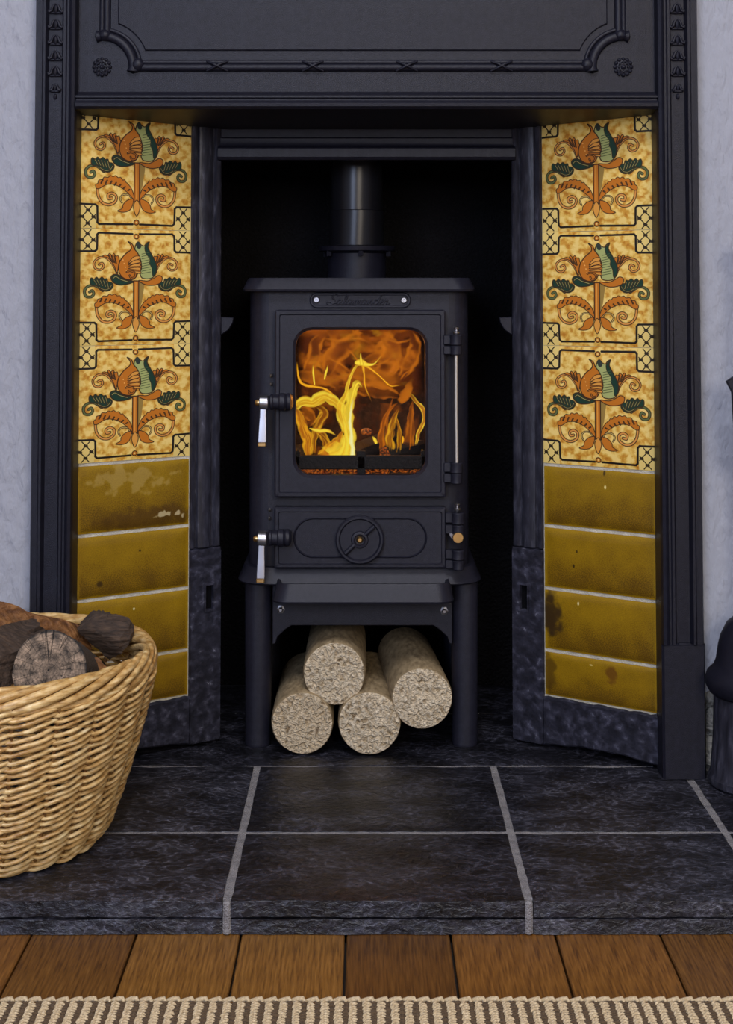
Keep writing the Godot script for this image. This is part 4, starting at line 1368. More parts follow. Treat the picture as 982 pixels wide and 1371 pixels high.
	for q in [[Vector3(0.1221, 0.5992, -0.1), door], [Vector3(0.1226, 0.3617, -0.1), ash]]:
		var fi := Shape.new()
		fi.lathe(q[0], Vector3.UP, [Vector2(0.0028, -0.004), Vector2(0.0046, 0.0), Vector2(0.0046, 0.0018), Vector2(0.002, 0.003), Vector2(0.002, 0.0045), Vector2(0.0034, 0.006), Vector2(0.0036, 0.0075), Vector2(0.0015, 0.009)], 12)
		obj("finial", fi, M.steel, q[1])
	var bb := Vector3(0.1231, 0.3252, -0.094)
	var bo := Shape.new()
	bo.lathe(bb + Vector3(0, 0, -0.012), Vector3(0, 0, 1), [Vector2(0.0074, 0.0), Vector2(0.0074, 0.015), Vector2(0.0068, 0.016)], 14)
	obj("hinge_bolt", bo, M.brass, ash)
	var wsh := Shape.new()
	wsh.lathe(bb + Vector3(-0.0015, 0.004, -0.013), Vector3(0, 0, 1), [Vector2(0.0095, 0.0), Vector2(0.0095, 0.003), Vector2(0.0075, 0.0035)], 16)
	obj("washer", wsh, M.steel, ash)
	# name plate with raised script
	var npc := Vector3(-0.0087, 0.6436, -0.12)
	var np := Shape.new()
	np.loft([Shape.rr_z(npc.x, npc.y, 0.0697, 0.0108, 0.0106, zf - 0.001, 8), Shape.rr_z(npc.x, npc.y, 0.0697, 0.0108, 0.0106, zf + 0.003, 8), Shape.rr_z(npc.x, npc.y, 0.0685, 0.0096, 0.0096, zf + 0.0042, 8), Shape.rr_z(npc.x, npc.y, 0.0665, 0.0076, 0.0076, zf + 0.0042, 8), Shape.rr_z(npc.x, npc.y, 0.0655, 0.0066, 0.0066, zf + 0.0032, 8)], true, true, true)
	var plate := obj("name_plate", np, M.stove_iron, t)
	for q in [Vector3(-0.0688, 0.6441, -0.12), Vector3(0.0513, 0.6436, -0.12)]:
		var sc := Shape.new()
		sc.lathe(Vector3(q.x, q.y, zf + 0.003), Vector3(0, 0, 1), [Vector2(0.0046, 0.0), Vector2(0.0046, 0.0014), Vector2(0.0034, 0.0028), Vector2(0.0018, 0.0028), Vector2(0.0015, 0.0012)], 14, false, true)
		obj("screw", sc, M.steel, plate)
	obj("lettering", script_letters(npc + Vector3(0, 0, zf + 0.0040 - npc.z)), M.stove_iron, plate)
	# flue: collar, flange, pipe with a joint
	var fx := -0.0143
	var fz := -0.26
	var co := Shape.new()
	var fy := 0.7186
	co.lathe(Vector3(fx, ty - 0.004, fz), Vector3.UP, [Vector2(0.043, 0.0), Vector2(0.043, fy - ty - 0.004), Vector2(0.056, fy - ty), Vector2(0.057, fy - ty + 0.006), Vector2(0.045, fy - ty + 0.008)], 32)
	for k in 6:
		var a := TAU * k / 6.0 + 0.4
		co.lathe(Vector3(fx + cos(a) * 0.050, fy - 0.012, fz + sin(a) * 0.050), Vector3.UP, [Vector2(0.004, 0.0), Vector2(0.004, 0.008)], 6)
	obj("flue_collar", co, M.iron, t)
	var pi := Shape.new()
	var yj := 0.7741
	pi.lathe(Vector3(fx, fy, fz), Vector3.UP, [Vector2(0.0405, 0.0), Vector2(0.0405, yj - fy - 0.001), Vector2(0.0385, yj - fy), Vector2(0.0385, 0.99 - fy)], 36)
	obj("flue_pipe", pi, mk("flue_paint", rgb(22, 22, 26), 0.28, {"spec": 0.4}), t)


func hinge(parent: Node3D, y_hi: float, y_lo: float, r: float, px: float) -> void:
	# image rows 448 to 758 span 0.3 m of the stove's height
	var k := -0.00102
	var top := 0.5971 + (y_hi - 448.0) * k
	var low := 0.5971 + (y_lo - 448.0) * k
	var x := 0.1218 + (px - 611.5) * 0.00102
	var s := Shape.new()
	s.lathe(Vector3(x, low, -0.100), Vector3.UP, [Vector2(r - 0.001, 0.0), Vector2(r, 0.0012), Vector2(r * 0.94, (top - low) * 0.5), Vector2(r, top - low - 0.0012), Vector2(r - 0.001, top - low)], 18)
	s.box(Vector3(x - 0.008, (top + low) / 2.0, -0.108), Vector3(0.018, (top - low) * 0.9, 0.010), 0.001)
	obj("hinge_knuckle", s, M.stove_iron, parent)


# flowing raised script on the name plate: Salamander
func script_letters(at: Vector3) -> Shape:
	var s := Shape.new()
	var w := 0.0905
	var u := w / 43.0
	var x := 0.0
	var V := func(a, b) -> Vector2: return Vector2(a, b)
	var a_ := [V.call(3.0, 2.6), V.call(1.6, 3.2), V.call(0.5, 1.6), V.call(1.2, 0.1), V.call(2.6, 1.4), V.call(3.1, 3.0), V.call(2.9, 0.8), V.call(3.6, 0.1), V.call(4.3, 0.8)]
	var l_ := [V.call(0.2, 0.8), V.call(1.8, 3.4), V.call(2.2, 6.0), V.call(1.5, 6.4), V.call(1.0, 4.0), V.call(1.0, 0.9), V.call(1.6, 0.1), V.call(2.4, 0.8)]
	var m_ := [V.call(0.0, 0.8), V.call(0.8, 2.9), V.call(1.0, 0.1), V.call(1.5, 2.2), V.call(2.4, 2.9), V.call(2.6, 0.1), V.call(3.2, 2.2), V.call(4.2, 2.9), V.call(4.3, 0.8), V.call(4.9, 0.1), V.call(5.6, 0.8)]
	var n_ := [V.call(0.0, 0.8), V.call(0.8, 2.9), V.call(1.0, 0.1), V.call(1.6, 2.2), V.call(2.6, 2.9), V.call(2.7, 0.8), V.call(3.3, 0.1), V.call(4.0, 0.8)]
	var d_ := [V.call(3.0, 2.4), V.call(1.6, 3.2), V.call(0.5, 1.6), V.call(1.2, 0.1), V.call(2.7, 1.4), V.call(3.9, 6.4), V.call(3.0, 0.9), V.call(3.6, 0.1), V.call(4.3, 0.8)]
	var e_ := [V.call(0.3, 1.2), V.call(1.8, 1.9), V.call(1.9, 3.0), V.call(1.0, 2.9), V.call(0.6, 1.2), V.call(1.4, 0.1), V.call(2.7, 0.9)]
	var r_ := [V.call(0.0, 0.8), V.call(0.9, 3.2), V.call(1.2, 2.4), V.call(2.2, 2.8), V.call(1.9, 0.9), V.call(2.6, 0.1), V.call(4.0, 1.0)]
	var S_ := [V.call(5.6, 5.6), V.call(4.4, 6.8), V.call(2.4, 6.2), V.call(2.2, 4.4), V.call(4.2, 2.9), V.call(3.8, 0.6), V.call(1.4, -0.2), V.call(-0.6, 1.0), V.call(0.6, 1.8), V.call(3.0, 0.9), V.call(5.6, 0.9)]
	for q in [[S_, 5.5], [a_, 4.2], [l_, 2.3], [a_, 4.2], [m_, 5.5], [a_, 4.2], [n_, 3.9], [d_, 4.2], [e_, 2.6], [r_, 4.0]]:
		var pts := PackedVector3Array()
		for v in curve(PackedVector2Array(q[0]), false, 4):
			var yy: float = v.y * u * 0.98
			pts.append(at + Vector3(-w / 2.0 + (x + v.x) * u + yy * 0.28, yy - 0.0058, 0))
		s.tube(pts, 0.00105, 6)
		x += q[1]
	return s


# ---------------------------------------------------------------- fire
var fire_o := Vector3.ZERO   # where the upper left of the glass opening meets the flames' plane
var fire_k := 0.000232       # metres for one of the units the flames are drawn in


# one lens-shaped tongue of flame; `rim` above 0 makes its edges brighter than its middle
func tongue(parent: Node3D, pts: Array, z: float, core: Color, edge: Color, alpha: float, fade0 := 0.1, fade1 := 0.35, thick := 0.5, rim := 0.0, wave := 1.0) -> void:
	var mid := PackedVector2Array()
	var wid := PackedFloat32Array()
	var m := pts.size()
	var nz := fnl(int(absf(pts[0].x * 7.0 + pts[0].y * 3.0 + z * 900.0 + pts[0].z)), 0.012, FastNoiseLite.TYPE_SIMPLEX_SMOOTH, 2)
	for i in m - 1:
		var a: Vector3 = pts[maxi(i - 1, 0)]
		var b: Vector3 = pts[i]
		var d: Vector3 = pts[i + 1]
		var e: Vector3 = pts[mini(i + 2, m - 1)]
		for k in 10:
			var q := b.cubic_interpolate(d, a, e, k / 10.0)
			mid.append(Vector2(q.x, q.y)); wid.append(maxf(q.z, 1.0))
	mid.append(Vector2(pts[m - 1].x, pts[m - 1].y)); wid.append(pts[m - 1].z)
	var rows := mid.size()
	for i in rows:
		wid[i] *= 1.0 + 0.28 * wave * nz.get_noise_2d(mid[i].y * 1.6, mid[i].x)
		mid[i] += Vector2(nz.get_noise_2d(mid[i].y, 50.0), nz.get_noise_2d(mid[i].x, 90.0)) * minf(10.0, wid[i] * 0.45) * wave
	var s := Shape.new()
	s.colored = true
	var across := 18 if wid[rows / 2] > 12.0 else 6
	for face in [1.0, -1.0]:
		var grid := []
		var cols := []
		for i in rows:
			var tg := (mid[mini(i + 1, rows - 1)] - mid[maxi(i - 1, 0)]).normalized()
			var nr := Vector2(-tg.y, tg.x)
			var f := float(i) / (rows - 1)
			var al := smoothstep(0.0, maxf(fade0, 0.001), f) * (1.0 - smoothstep(1.0 - fade1, 1.0, f)) if fade1 > 0.0 else smoothstep(0.0, maxf(fade0, 0.001), f)
			var row := PackedVector3Array()
			var cr := PackedColorArray()
			for k in across + 1:
				var w := -1.0 + 2.0 * k / across
				var q := mid[i] + nr * wid[i] * w
				var bulge: float = sqrt(maxf(0.0, 1.0 - w * w)) * wid[i] * fire_k * thick * face
				row.append(Vector3(fire_o.x + q.x * fire_k, fire_o.y - q.y * fire_k, z + bulge + sin(q.y * 0.011) * 0.006))
				var body := 1.0 - pow(absf(w), 4.0)
				var glow := lerpf(1.0, 0.06 + 0.94 * smoothstep(0.3, 0.85, absf(w + 0.45 * nz.get_noise_2d(i * 7.0, 300.0))), rim)
				var c := core.lerp(edge, clampf(pow(absf(w), 1.4) * (1.0 - rim) + rim * (1.0 - glow) * 1.3, 0.0, 1.0))
				c.a = clampf(alpha * al * body * glow, 0.0, 1.0)
				cr.append(c)
			grid.append(row); cols.append(cr)
		for i in rows - 1:
			for k in across:
				for v in [[i, k], [i + 1, k], [i + 1, k + 1], [i, k], [i + 1, k + 1], [i, k + 1]]:
					s.p.append(grid[v[0]][v[1]]); s.n.append(Vector3(0, 0, face)); s.t.append(Vector2.ZERO); s.c.append(cols[v[0]][v[1]])
	obj("flame", s, M.flame, parent)


# a body of flame with bright threads running in it
func plume(parent: Node3D, pts: Array, z: float, core: Color, edge: Color, alpha: float, threads: int, seed_: int, fade1 := 0.3) -> void:
	tongue(parent, pts, z, core, edge, alpha * 0.8, 0.06, fade1, 0.4, 0.8)
	tongue(parent, pts, z - 0.004, edge, edge, alpha * 0.35, 0.06, fade1, 0.3)
	var r := RandomNumberGenerator.new()
	r.seed = seed_
	for k in threads:
		var o0 := r.randf_range(-0.9, 0.9)
		var o1 := r.randf_range(-0.8, 0.8)
		var q := []
		var last := pts.size() if k % 2 == 0 else maxi(3, pts.size() - 1)
		for i in last:
			var a: Vector3 = pts[maxi(i - 1, 0)]
			var b: Vector3 = pts[mini(i + 1, pts.size() - 1)]
			var tg := Vector2(b.x - a.x, b.y - a.y).normalized()
			var off: float = lerpf(o0, o1, float(i) / last) * pts[i].z
			q.append(Vector3(pts[i].x - tg.y * off, pts[i].y + tg.x * off, maxf(1.2, pts[i].z * r.randf_range(0.05, 0.13))))
		tongue(parent, q, z + r.randf_range(0.002, 0.010), core.lerp(edge, 0.25), core.lerp(edge, 0.7), alpha * r.randf_range(0.25, 0.6), r.randf_range(0.0, 0.15), r.randf_range(0.3, 0.6), 0.5, 0.0, 1.6)


# broad rolling sheet of burning gas
func veil(parent: Node3D, x0: float, x1: float, y0: float, y1: float, z: float, seed_: int, lo: Color, hi: Color, alpha: float, stretch: Vector2, cut: float) -> void:
	var s := Shape.new()
	s.colored = true
	var f := fnl(seed_, 0.006, FastNoiseLite.TYPE_SIMPLEX_SMOOTH, 3, FastNoiseLite.FRACTAL_FBM, 60.0)
	var rd := fnl(seed_ + 3, 0.004, FastNoiseLite.TYPE_SIMPLEX_SMOOTH, 2, FastNoiseLite.FRACTAL_RIDGED, 90.0)
	var nx := 90
	var ny := 80
	var pos := []
	var col := []
	for j in ny + 1:
		var r := PackedVector3Array()
		var cr := PackedColorArray()
		for i in nx + 1:
			var x := lerpf(x0, x1, float(i) / nx)
			var y := lerpf(y0, y1, float(j) / ny)
			var v := f.get_noise_2d(x * stretch.x, y * stretch.y)
			var w := rd.get_noise_2d(x * stretch.x, y * stretch.y)
			var e := smoothstep(0.0, 0.2, minf(float(i) / nx, 1.0 - float(i) / nx) * 2.0) * smoothstep(0.0, 0.5, (1.0 - float(j) / ny) * 2.0)
			r.append(Vector3(fire_o.x + x * fire_k, fire_o.y - y * fire_k, z + v * 0.03))
			var c := lo.lerp(hi, smoothstep(0.35, 0.95, w))
			c.a = alpha * e * smoothstep(cut, cut + 0.45, v + 0.45 * smoothstep(0.3, 0.9, w))
			cr.append(c)
		pos.append(r); col.append(cr)
	for j in ny:
		for i in nx:
			for v in [[j, i], [j + 1, i], [j + 1, i + 1], [j, i], [j + 1, i + 1], [j, i + 1]]:
				s.p.append(pos[v[0]][v[1]]); s.n.append(Vector3(0, 0, 1)); s.t.append(Vector2.ZERO); s.c.append(col[v[0]][v[1]])
	obj("flame", s, M.flame, parent)


func fire() -> void:
	var z := -0.19
	fire_o = Vector3(-0.1177, 0.6133, -0.19)
	fire_k = (0.1153 - -0.1174) / 982.0
	var V := func(a, b, c) -> Vector3: return Vector3(a, b, c)
	var t := thing("fire", "yellow and orange flames burning behind the glass door of the stove", "fire", Vector3(SX, 0.438, -0.24))
	var hot := Color(1.0, 0.78, 0.06)
	var yel := Color(0.98, 0.50, 0.02)
	var amb := Color(0.68, 0.19, 0.012)
	var org := Color(0.34, 0.078, 0.008)
	var dim := Color(0.10, 0.022, 0.004)
	# rolling gas behind and above
	veil(t, 50, 860, 20, 520, -0.31, 11, dim, org, 0.97, Vector2(0.55, 0.9), -0.75)
	veil(t, 60, 850, 30, 470, -0.285, 23, org, amb, 0.65, Vector2(0.55, 0.8), -0.05)
	veil(t, 80, 830, 60, 420, -0.26, 37, org, yel, 0.22, Vector2(0.6, 1.1), 0.12)
	veil(t, 80, 480, 420, 880, -0.30, 51, dim, org, 0.6, Vector2(0.9, 0.5), -0.2)
	veil(t, 440, 840, 520, 880, -0.29, 63, dim, org, 0.32, Vector2(1.0, 0.5), 0.0)
	# big rounded sheets of gas over the fire
	for q in [[V.call(250, 340, 30), V.call(290, 230, 58), V.call(380, 150, 60), V.call(470, 90, 30)], [V.call(540, 350, 30), V.call(630, 260, 66), V.call(640, 150, 62), V.call(600, 70, 20)], [V.call(700, 360, 20), V.call(760, 260, 44), V.call(790, 150, 40), V.call(770, 70, 12)], [V.call(110, 330, 20), V.call(170, 240, 44), V.call(190, 150, 40), V.call(240, 80, 14)], [V.call(420, 420, 24), V.call(540, 420, 56), V.call(640, 440, 40), V.call(700, 470, 10)]]:
		tongue(t, q, z - 0.045, amb, org, 0.6, 0.2, 0.3, 0.3, 0.9, 0.8)
	# long shining folds in the gas
	for q in [[V.call(480, 265, 5), V.call(560, 270, 7), V.call(640, 230, 6), V.call(670, 150, 3)], [V.call(640, 350, 5), V.call(690, 290, 8), V.call(680, 220, 7), V.call(700, 150, 3)], [V.call(200, 190, 6), V.call(270, 230, 9), V.call(340, 270, 9), V.call(420, 330, 5)], [V.call(540, 120, 5), V.call(600, 170, 8), V.call(570, 230, 7), V.call(500, 262, 4)], [V.call(700, 370, 5), V.call(740, 320, 8), V.call(800, 300, 6)], [V.call(230, 110, 6), V.call(330, 120, 9), V.call(440, 110, 8), V.call(560, 150, 5)], [V.call(620, 110, 6), V.call(690, 130, 9), V.call(780, 110, 6)], [V.call(520, 400, 4), V.call(600, 420, 6), V.call(680, 400, 4)]]:
		tongue(t, q, z - 0.05, amb, org, 0.45, 0.3, 0.4, 0.4, 0.0, 1.5)
	# main column: body, white-yellow threads, a fold to its left
	tongue(t, [V.call(322, 815, 118), V.call(372, 748, 62), V.call(394, 670, 38), V.call(384, 590, 31), V.call(392, 500, 30), V.call(418, 420, 28), V.call(444, 372, 20), V.call(474, 400, 9)], z + 0.005, hot, yel, 0.95, 0.0, 0.25, 0.4, 0.45)
	tongue(t, [V.call(412, 815, 17), V.call(412, 720, 15), V.call(402, 620, 11), V.call(404, 520, 9), V.call(420, 440, 8)], z + 0.03, Color(1.0, 0.95, 0.45), hot, 1.0, 0.0, 0.45)
	tongue(t, [V.call(372, 812, 34), V.call(386, 740, 18), V.call(376, 640, 12), V.call(360, 560, 9)], z + 0.024, hot, yel, 0.95, 0.0, 0.45)
	tongue(t, [V.call(290, 812, 60), V.call(340, 776, 26), V.call(366, 716, 10), V.call(372, 650, 5)], z + 0.022, hot, yel, 0.85, 0.0, 0.4)
	tongue(t, [V.call(398, 560, 9), V.call(404, 480, 8), V.call(430, 390, 8), V.call(452, 366, 5), V.call(472, 392, 3)], z + 0.02, hot, yel, 0.95, 0.1, 0.3)
	plume(t, [V.call(378, 660, 24), V.call(350, 570, 26), V.call(342, 510, 20), V.call(374, 430, 14), V.call(394, 350, 9), V.call(420, 290, 7), V.call(448, 250, 8)], z + 0.008, hot, yel, 1.0, 4, 5, 0.15)
	# bright knot above it
	tongue(t, [V.call(424, 252, 6), V.call(455, 246, 20), V.call(500, 258, 13), V.call(545, 252, 5), V.call(590, 200, 2)], z, hot, yel, 1.0, 0.1, 0.4)
	tongue(t, [V.call(466, 262, 15), V.call(462, 225, 8), V.call(462, 186, 2)], z + 0.004, hot, yel, 1.0, 0.0, 0.3)
	tongue(t, [V.call(470, 255, 12), V.call(530, 292, 6), V.call(590, 345, 5), V.call(645, 388, 5), V.call(705, 384, 2)], z - 0.006, yel, amb, 0.95, 0.0, 0.3)
	tongue(t, [V.call(474, 262, 12), V.call(482, 315, 7), V.call(492, 400, 5), V.call(532, 490, 2)], z - 0.004, yel, amb, 0.8, 0.0, 0.5)
	tongue(t, [V.call(450, 245, 6), V.call(410, 195, 4), V.call(360, 145, 2)], z - 0.01, amb, org, 0.7, 0.0, 0.5)
	tongue(t, [V.call(400, 300, 26), V.call(470, 300, 60), V.call(560, 350, 60), V.call(650, 350, 40), V.call(720, 370, 14)], z - 0.03, amb, org, 0.5, 0.2, 0.3, 0.3, 0.5)
	tongue(t, [V.call(480, 250, 14), V.call(560, 220, 40), V.call(640, 230, 50), V.call(740, 270, 36), V.call(800, 300, 10)], z - 0.04, amb, org, 0.45, 0.2, 0.3, 0.3, 0.6)
	# left
	plume(t, [V.call(70, 508, 18), V.call(120, 480, 30), V.call(180, 482, 32), V.call(240, 446, 36), V.call(290, 468, 30), V.call(350, 515, 22), V.call(376, 580, 8)], z + 0.004, hot, yel, 1.0, 3, 8, 0.2)
	tongue(t, [V.call(82, 240, 4), V.call(88, 330, 7), V.call(118, 378, 9), V.call(200, 394, 7), V.call(260, 412, 7), V.call(320, 460, 3)], z, yel, amb, 0.95, 0.2, 0.2)
	tongue(t, [V.call(90, 320, 24), V.call(180, 340, 44), V.call(270, 360, 36), V.call(340, 420, 16)], z - 0.015, amb, org, 0.45, 0.2, 0.3, 0.3, 0.6)
	tongue(t, [V.call(184, 385, 4), V.call(179, 325, 7), V.call(176, 258, 2)], z, hot, yel, 0.9, 0.1, 0.4)
	tongue(t, [V.call(244, 352, 4), V.call(254, 312, 7), V.call(266, 258, 2)], z, hot, yel, 0.9, 0.1, 0.4)
	plume(t, [V.call(182, 790, 10), V.call(184, 690, 20), V.call(212, 610, 30), V.call(244, 545, 24), V.call(190, 505, 6)], z - 0.01, yel, org, 0.8, 3, 13)
	plume(t, [V.call(150, 800, 22), V.call(142, 700, 32), V.call(112, 620, 30), V.call(88, 550, 22), V.call(76, 515, 8)], z, yel, amb, 0.85, 4, 14)
	tongue(t, [V.call(100, 540, 14), V.call(140, 535, 36), V.call(166, 590, 26), V.call(140, 630, 6)], z - 0.01, amb, org, 0.6, 0.2, 0.4, 0.4, 0.7)
	tongue(t, [V.call(155, 632, 3), V.call(205, 645, 12), V.call(265, 648, 12), V.call(320, 676, 2)], z + 0.01, hot, amb, 0.95, 0.1, 0.35)
	plume(t, [V.call(250, 800, 22), V.call(260, 730, 26), V.call(228, 680, 20), V.call(180, 645, 6)], z - 0.006, yel, org, 0.75, 3, 16)
	plume(t, [V.call(230, 805, 34), V.call(290, 740, 34), V.call(338, 690, 16), V.call(362, 630, 4)], z + 0.006, yel, amb, 0.8, 4, 17)
	# right
	plume(t, [V.call(590, 765, 18), V.call(586, 660, 18), V.call(606, 590, 13), V.call(640, 530, 9), V.call(690, 486, 3)], z - 0.01, amb, org, 0.9, 3, 21)
	plume(t, [V.call(640, 770, 26), V.call(634, 680, 24), V.call(655, 590, 18), V.call(694, 516, 3)], z, yel, org, 0.8, 4, 22)
	plume(t, [V.call(686, 780, 14), V.call(692, 680, 13), V.call(686, 610, 9), V.call(668, 555, 2)], z - 0.004, yel, org, 0.75, 2, 23)
	plume(t, [V.call(612, 760, 14), V.call(620, 640, 11), V.call(626, 560, 8), V.call(664, 440, 3)], z - 0.014, amb, org, 0.7, 2, 24)
	plume(t, [V.call(750, 770, 34), V.call(756, 640, 28), V.call(768, 540, 15), V.call(778, 470, 3)], z - 0.02, amb, org, 0.55, 3, 25)
	tongue(t, [V.call(690, 490, 14), V.call(716, 470, 32), V.call(748, 410, 26), V.call(766, 350, 5)], z - 0.01, amb, org, 0.75, 0.2, 0.4, 0.4, 0.3)
	plume(t, [V.call(790, 730, 7), V.call(804, 660, 12), V.call(838, 590, 13), V.call(830, 520, 14), V.call(780, 465, 12), V.call(730, 400, 4)], z + 0.01, hot, amb, 0.9, 2, 27, 0.4)
	tongue(t, [V.call(842, 820, 10), V.call(836, 780, 10), V.call(822, 748, 2)], z + 0.02, yel, amb, 0.95, 0.0, 0.4)
	tongue(t, [V.call(556, 720, 10), V.call(546, 698, 10), V.call(530, 676, 2)], z + 0.012, hot, yel, 0.95, 0.0, 0.4)
	tongue(t, [V.call(708, 720, 4), V.call(713, 698, 9), V.call(712, 674, 2)], z + 0.012, yel, amb, 0.9, 0.1, 0.3)
	# glowing bed under the logs, seen through the slit of the fire bars
	var em := Shape.new()
	for i in 90:
		em.ball(Vector3(fire_o.x + rng.randf_range(95, 830) * fire_k, 0.4056 + rng.randf_range(-0.004, 0.004), rng.randf_range(-0.23, -0.147)), Vector3(rng.randf_range(0.004, 0.010), rng.randf_range(0.003, 0.005), rng.randf_range(0.005, 0.010)), 7)
	obj("ember_bed", em, M.ember_glow, t)
	# the flames' own light
	for q in [[Vector3(-0.0308, 0.50, -0.20), 0.02], [Vector3(0.0314, 0.55, -0.25), 0.012]]:
		var l := OmniLight3D.new()
		l.name = "flame_light"
		t.add_child(l, true)
		l.position = q[0] - t.position
		l.light_color = rgb(255, 158, 64)
		l.light_energy = q[1]
		l.light_size = 0.03
		l.omni_range = 6.0
		l.omni_attenuation = 2.0
		l.shadow_enabled = true
	# wood in the fire
	for q in [["burning_log", "short charred log with a glowing end at the right of the fire", Vector3(0.0521, 0.4284, -0.205), Vector3(0.026, 0.003, -0.02), 0.012], ["burning_log", "charred log lying across the fire behind the tall yellow flame", Vector3(-0.0054, 0.4246, -0.24), Vector3(0.045, 0.012, -0.04), 0.015], ["burning_log", "small glowing lump of wood at the left edge of the fire", Vector3(-0.0944, 0.4269, -0.2), Vector3(0.010, 0.0, -0.03), 0.011]]:
		var at: Vector3 = q[2]
		var d: Vector3 = q[3]
		var o := thing(q[0], q[1], "log", at - Vector3(0, q[4], 0), "wood burning in the stove")
		var ax := d.normalized()
		var ex := Vector3.UP.cross(ax).normalized()
		var ey := ax.cross(ex)
		var loops := []
		for j in 5:
			var l := PackedVector3Array()
			for k in 12:
				var a := TAU * k / 12.0
				l.append(at - d + d * 0.5 * j + (ex * cos(a) + ey * sin(a)) * q[4] * (1.0 + 0.12 * sin(k * 2.3 + j)))
			loops.append(l)
		var s := Shape.new()
		s.loft(loops)
		obj("bark", s, M.charred, o)
		var e := Shape.new()
		e.loft([loops[0], loops[0]], true, true, false)
		e.fan(loops[4], false)
		obj("glowing_end", e, M.ember_glow, o)
	var lump := Shape.new()
	lump.ball(Vector3(0, 0.4554, -0.21), Vector3(0.009, 0.0055, 0.008), 9)
	tag(obj("ember", lump, M.ember_glow, self, Vector3(0, 0.4554, -0.21)), "small glowing ember on top of the charred log, right of the tall flame", "ember")


# ---------------------------------------------------------------- sawdust logs under the stove
func log_store() -> void:
	var r := 0.0425
	var list := [["uppermost pale sawdust log under the stove, resting on two others", Vector3(-0.0431, 0.1433, -0.098), 0.0, 0], ["pale sawdust log at the bottom left of the stack under the stove", Vector3(-0.0859, 0.0744, -0.094), 0.0, 1], ["pale sawdust log in the bottom middle of the stack under the stove", Vector3(0.004, 0.0744, -0.094), 0.0, 0], ["tilted pale sawdust log leaning between the stack and the right stove leg", Vector3(0.0744, 0.1123, -0.092), 0.08, 2]]
	for q in list:
		var c: Vector3 = q[1]
		c.y = maxf(c.y, HT + r + 0.0006)
		var o := thing("sawdust_log", q[0], "log", Vector3(c.x, c.y - r, c.z - 0.11), "sawdust logs stored under the stove")
		var rr: float = r - [0.0, 0.0006, 0.0012][q[3]]
		var loops := []
		var back := Vector3(c.x - q[2] * 0.22, c.y + (0.0 if q[2] == 0.0 else 0.004), c.z - 0.22)
		for row in [[1.0, 0.985], [0.6, 1.0], [0.05, 1.0], [0.012, 0.985], [0.0, 0.955]]:
			var l := PackedVector3Array()
			for k in 40:
				var a := TAU * k / 40.0
				var wob := 1.0 + 0.007 * sin(a * 3.0 + q[3] * 2.0 + c.x * 40.0) + rng.randf_range(-0.005, 0.005) * (1.0 if row[0] < 0.1 else 0.2)
				var m: Vector3 = c.lerp(back, row[0])
				l.append(m + Vector3(cos(a), sin(a), 0) * rr * row[1] * wob)
			loops.append(l)
		var s := Shape.new()
		s.crease = 0.6
		s.loft(loops, true, true, false)
		obj("side", s, M.sawdust_side, o)
		# crumbly face
		var f := fnl(500 + int(c.x * 1000), 55.0, FastNoiseLite.TYPE_SIMPLEX_SMOOTH, 3, FastNoiseLite.FRACTAL_RIDGED)
		var e := Shape.new()
		e.crease = 0.3
		var rings := [loops[4]]
		for j in range(1, 12):
			var l := PackedVector3Array()
			for k in 40:
				var v: Vector3 = c + (loops[4][k] - c) * (1.0 - j / 12.0)
				v.z = c.z + f.get_noise_2d(v.x, v.y) * 0.0013 + 0.0006
				l.append(v)
			rings.append(l)
		e.loft(rings, true, false, true)
		obj("end_face", e, M["sawdust_end_%d" % (q[3] % 2)], o)


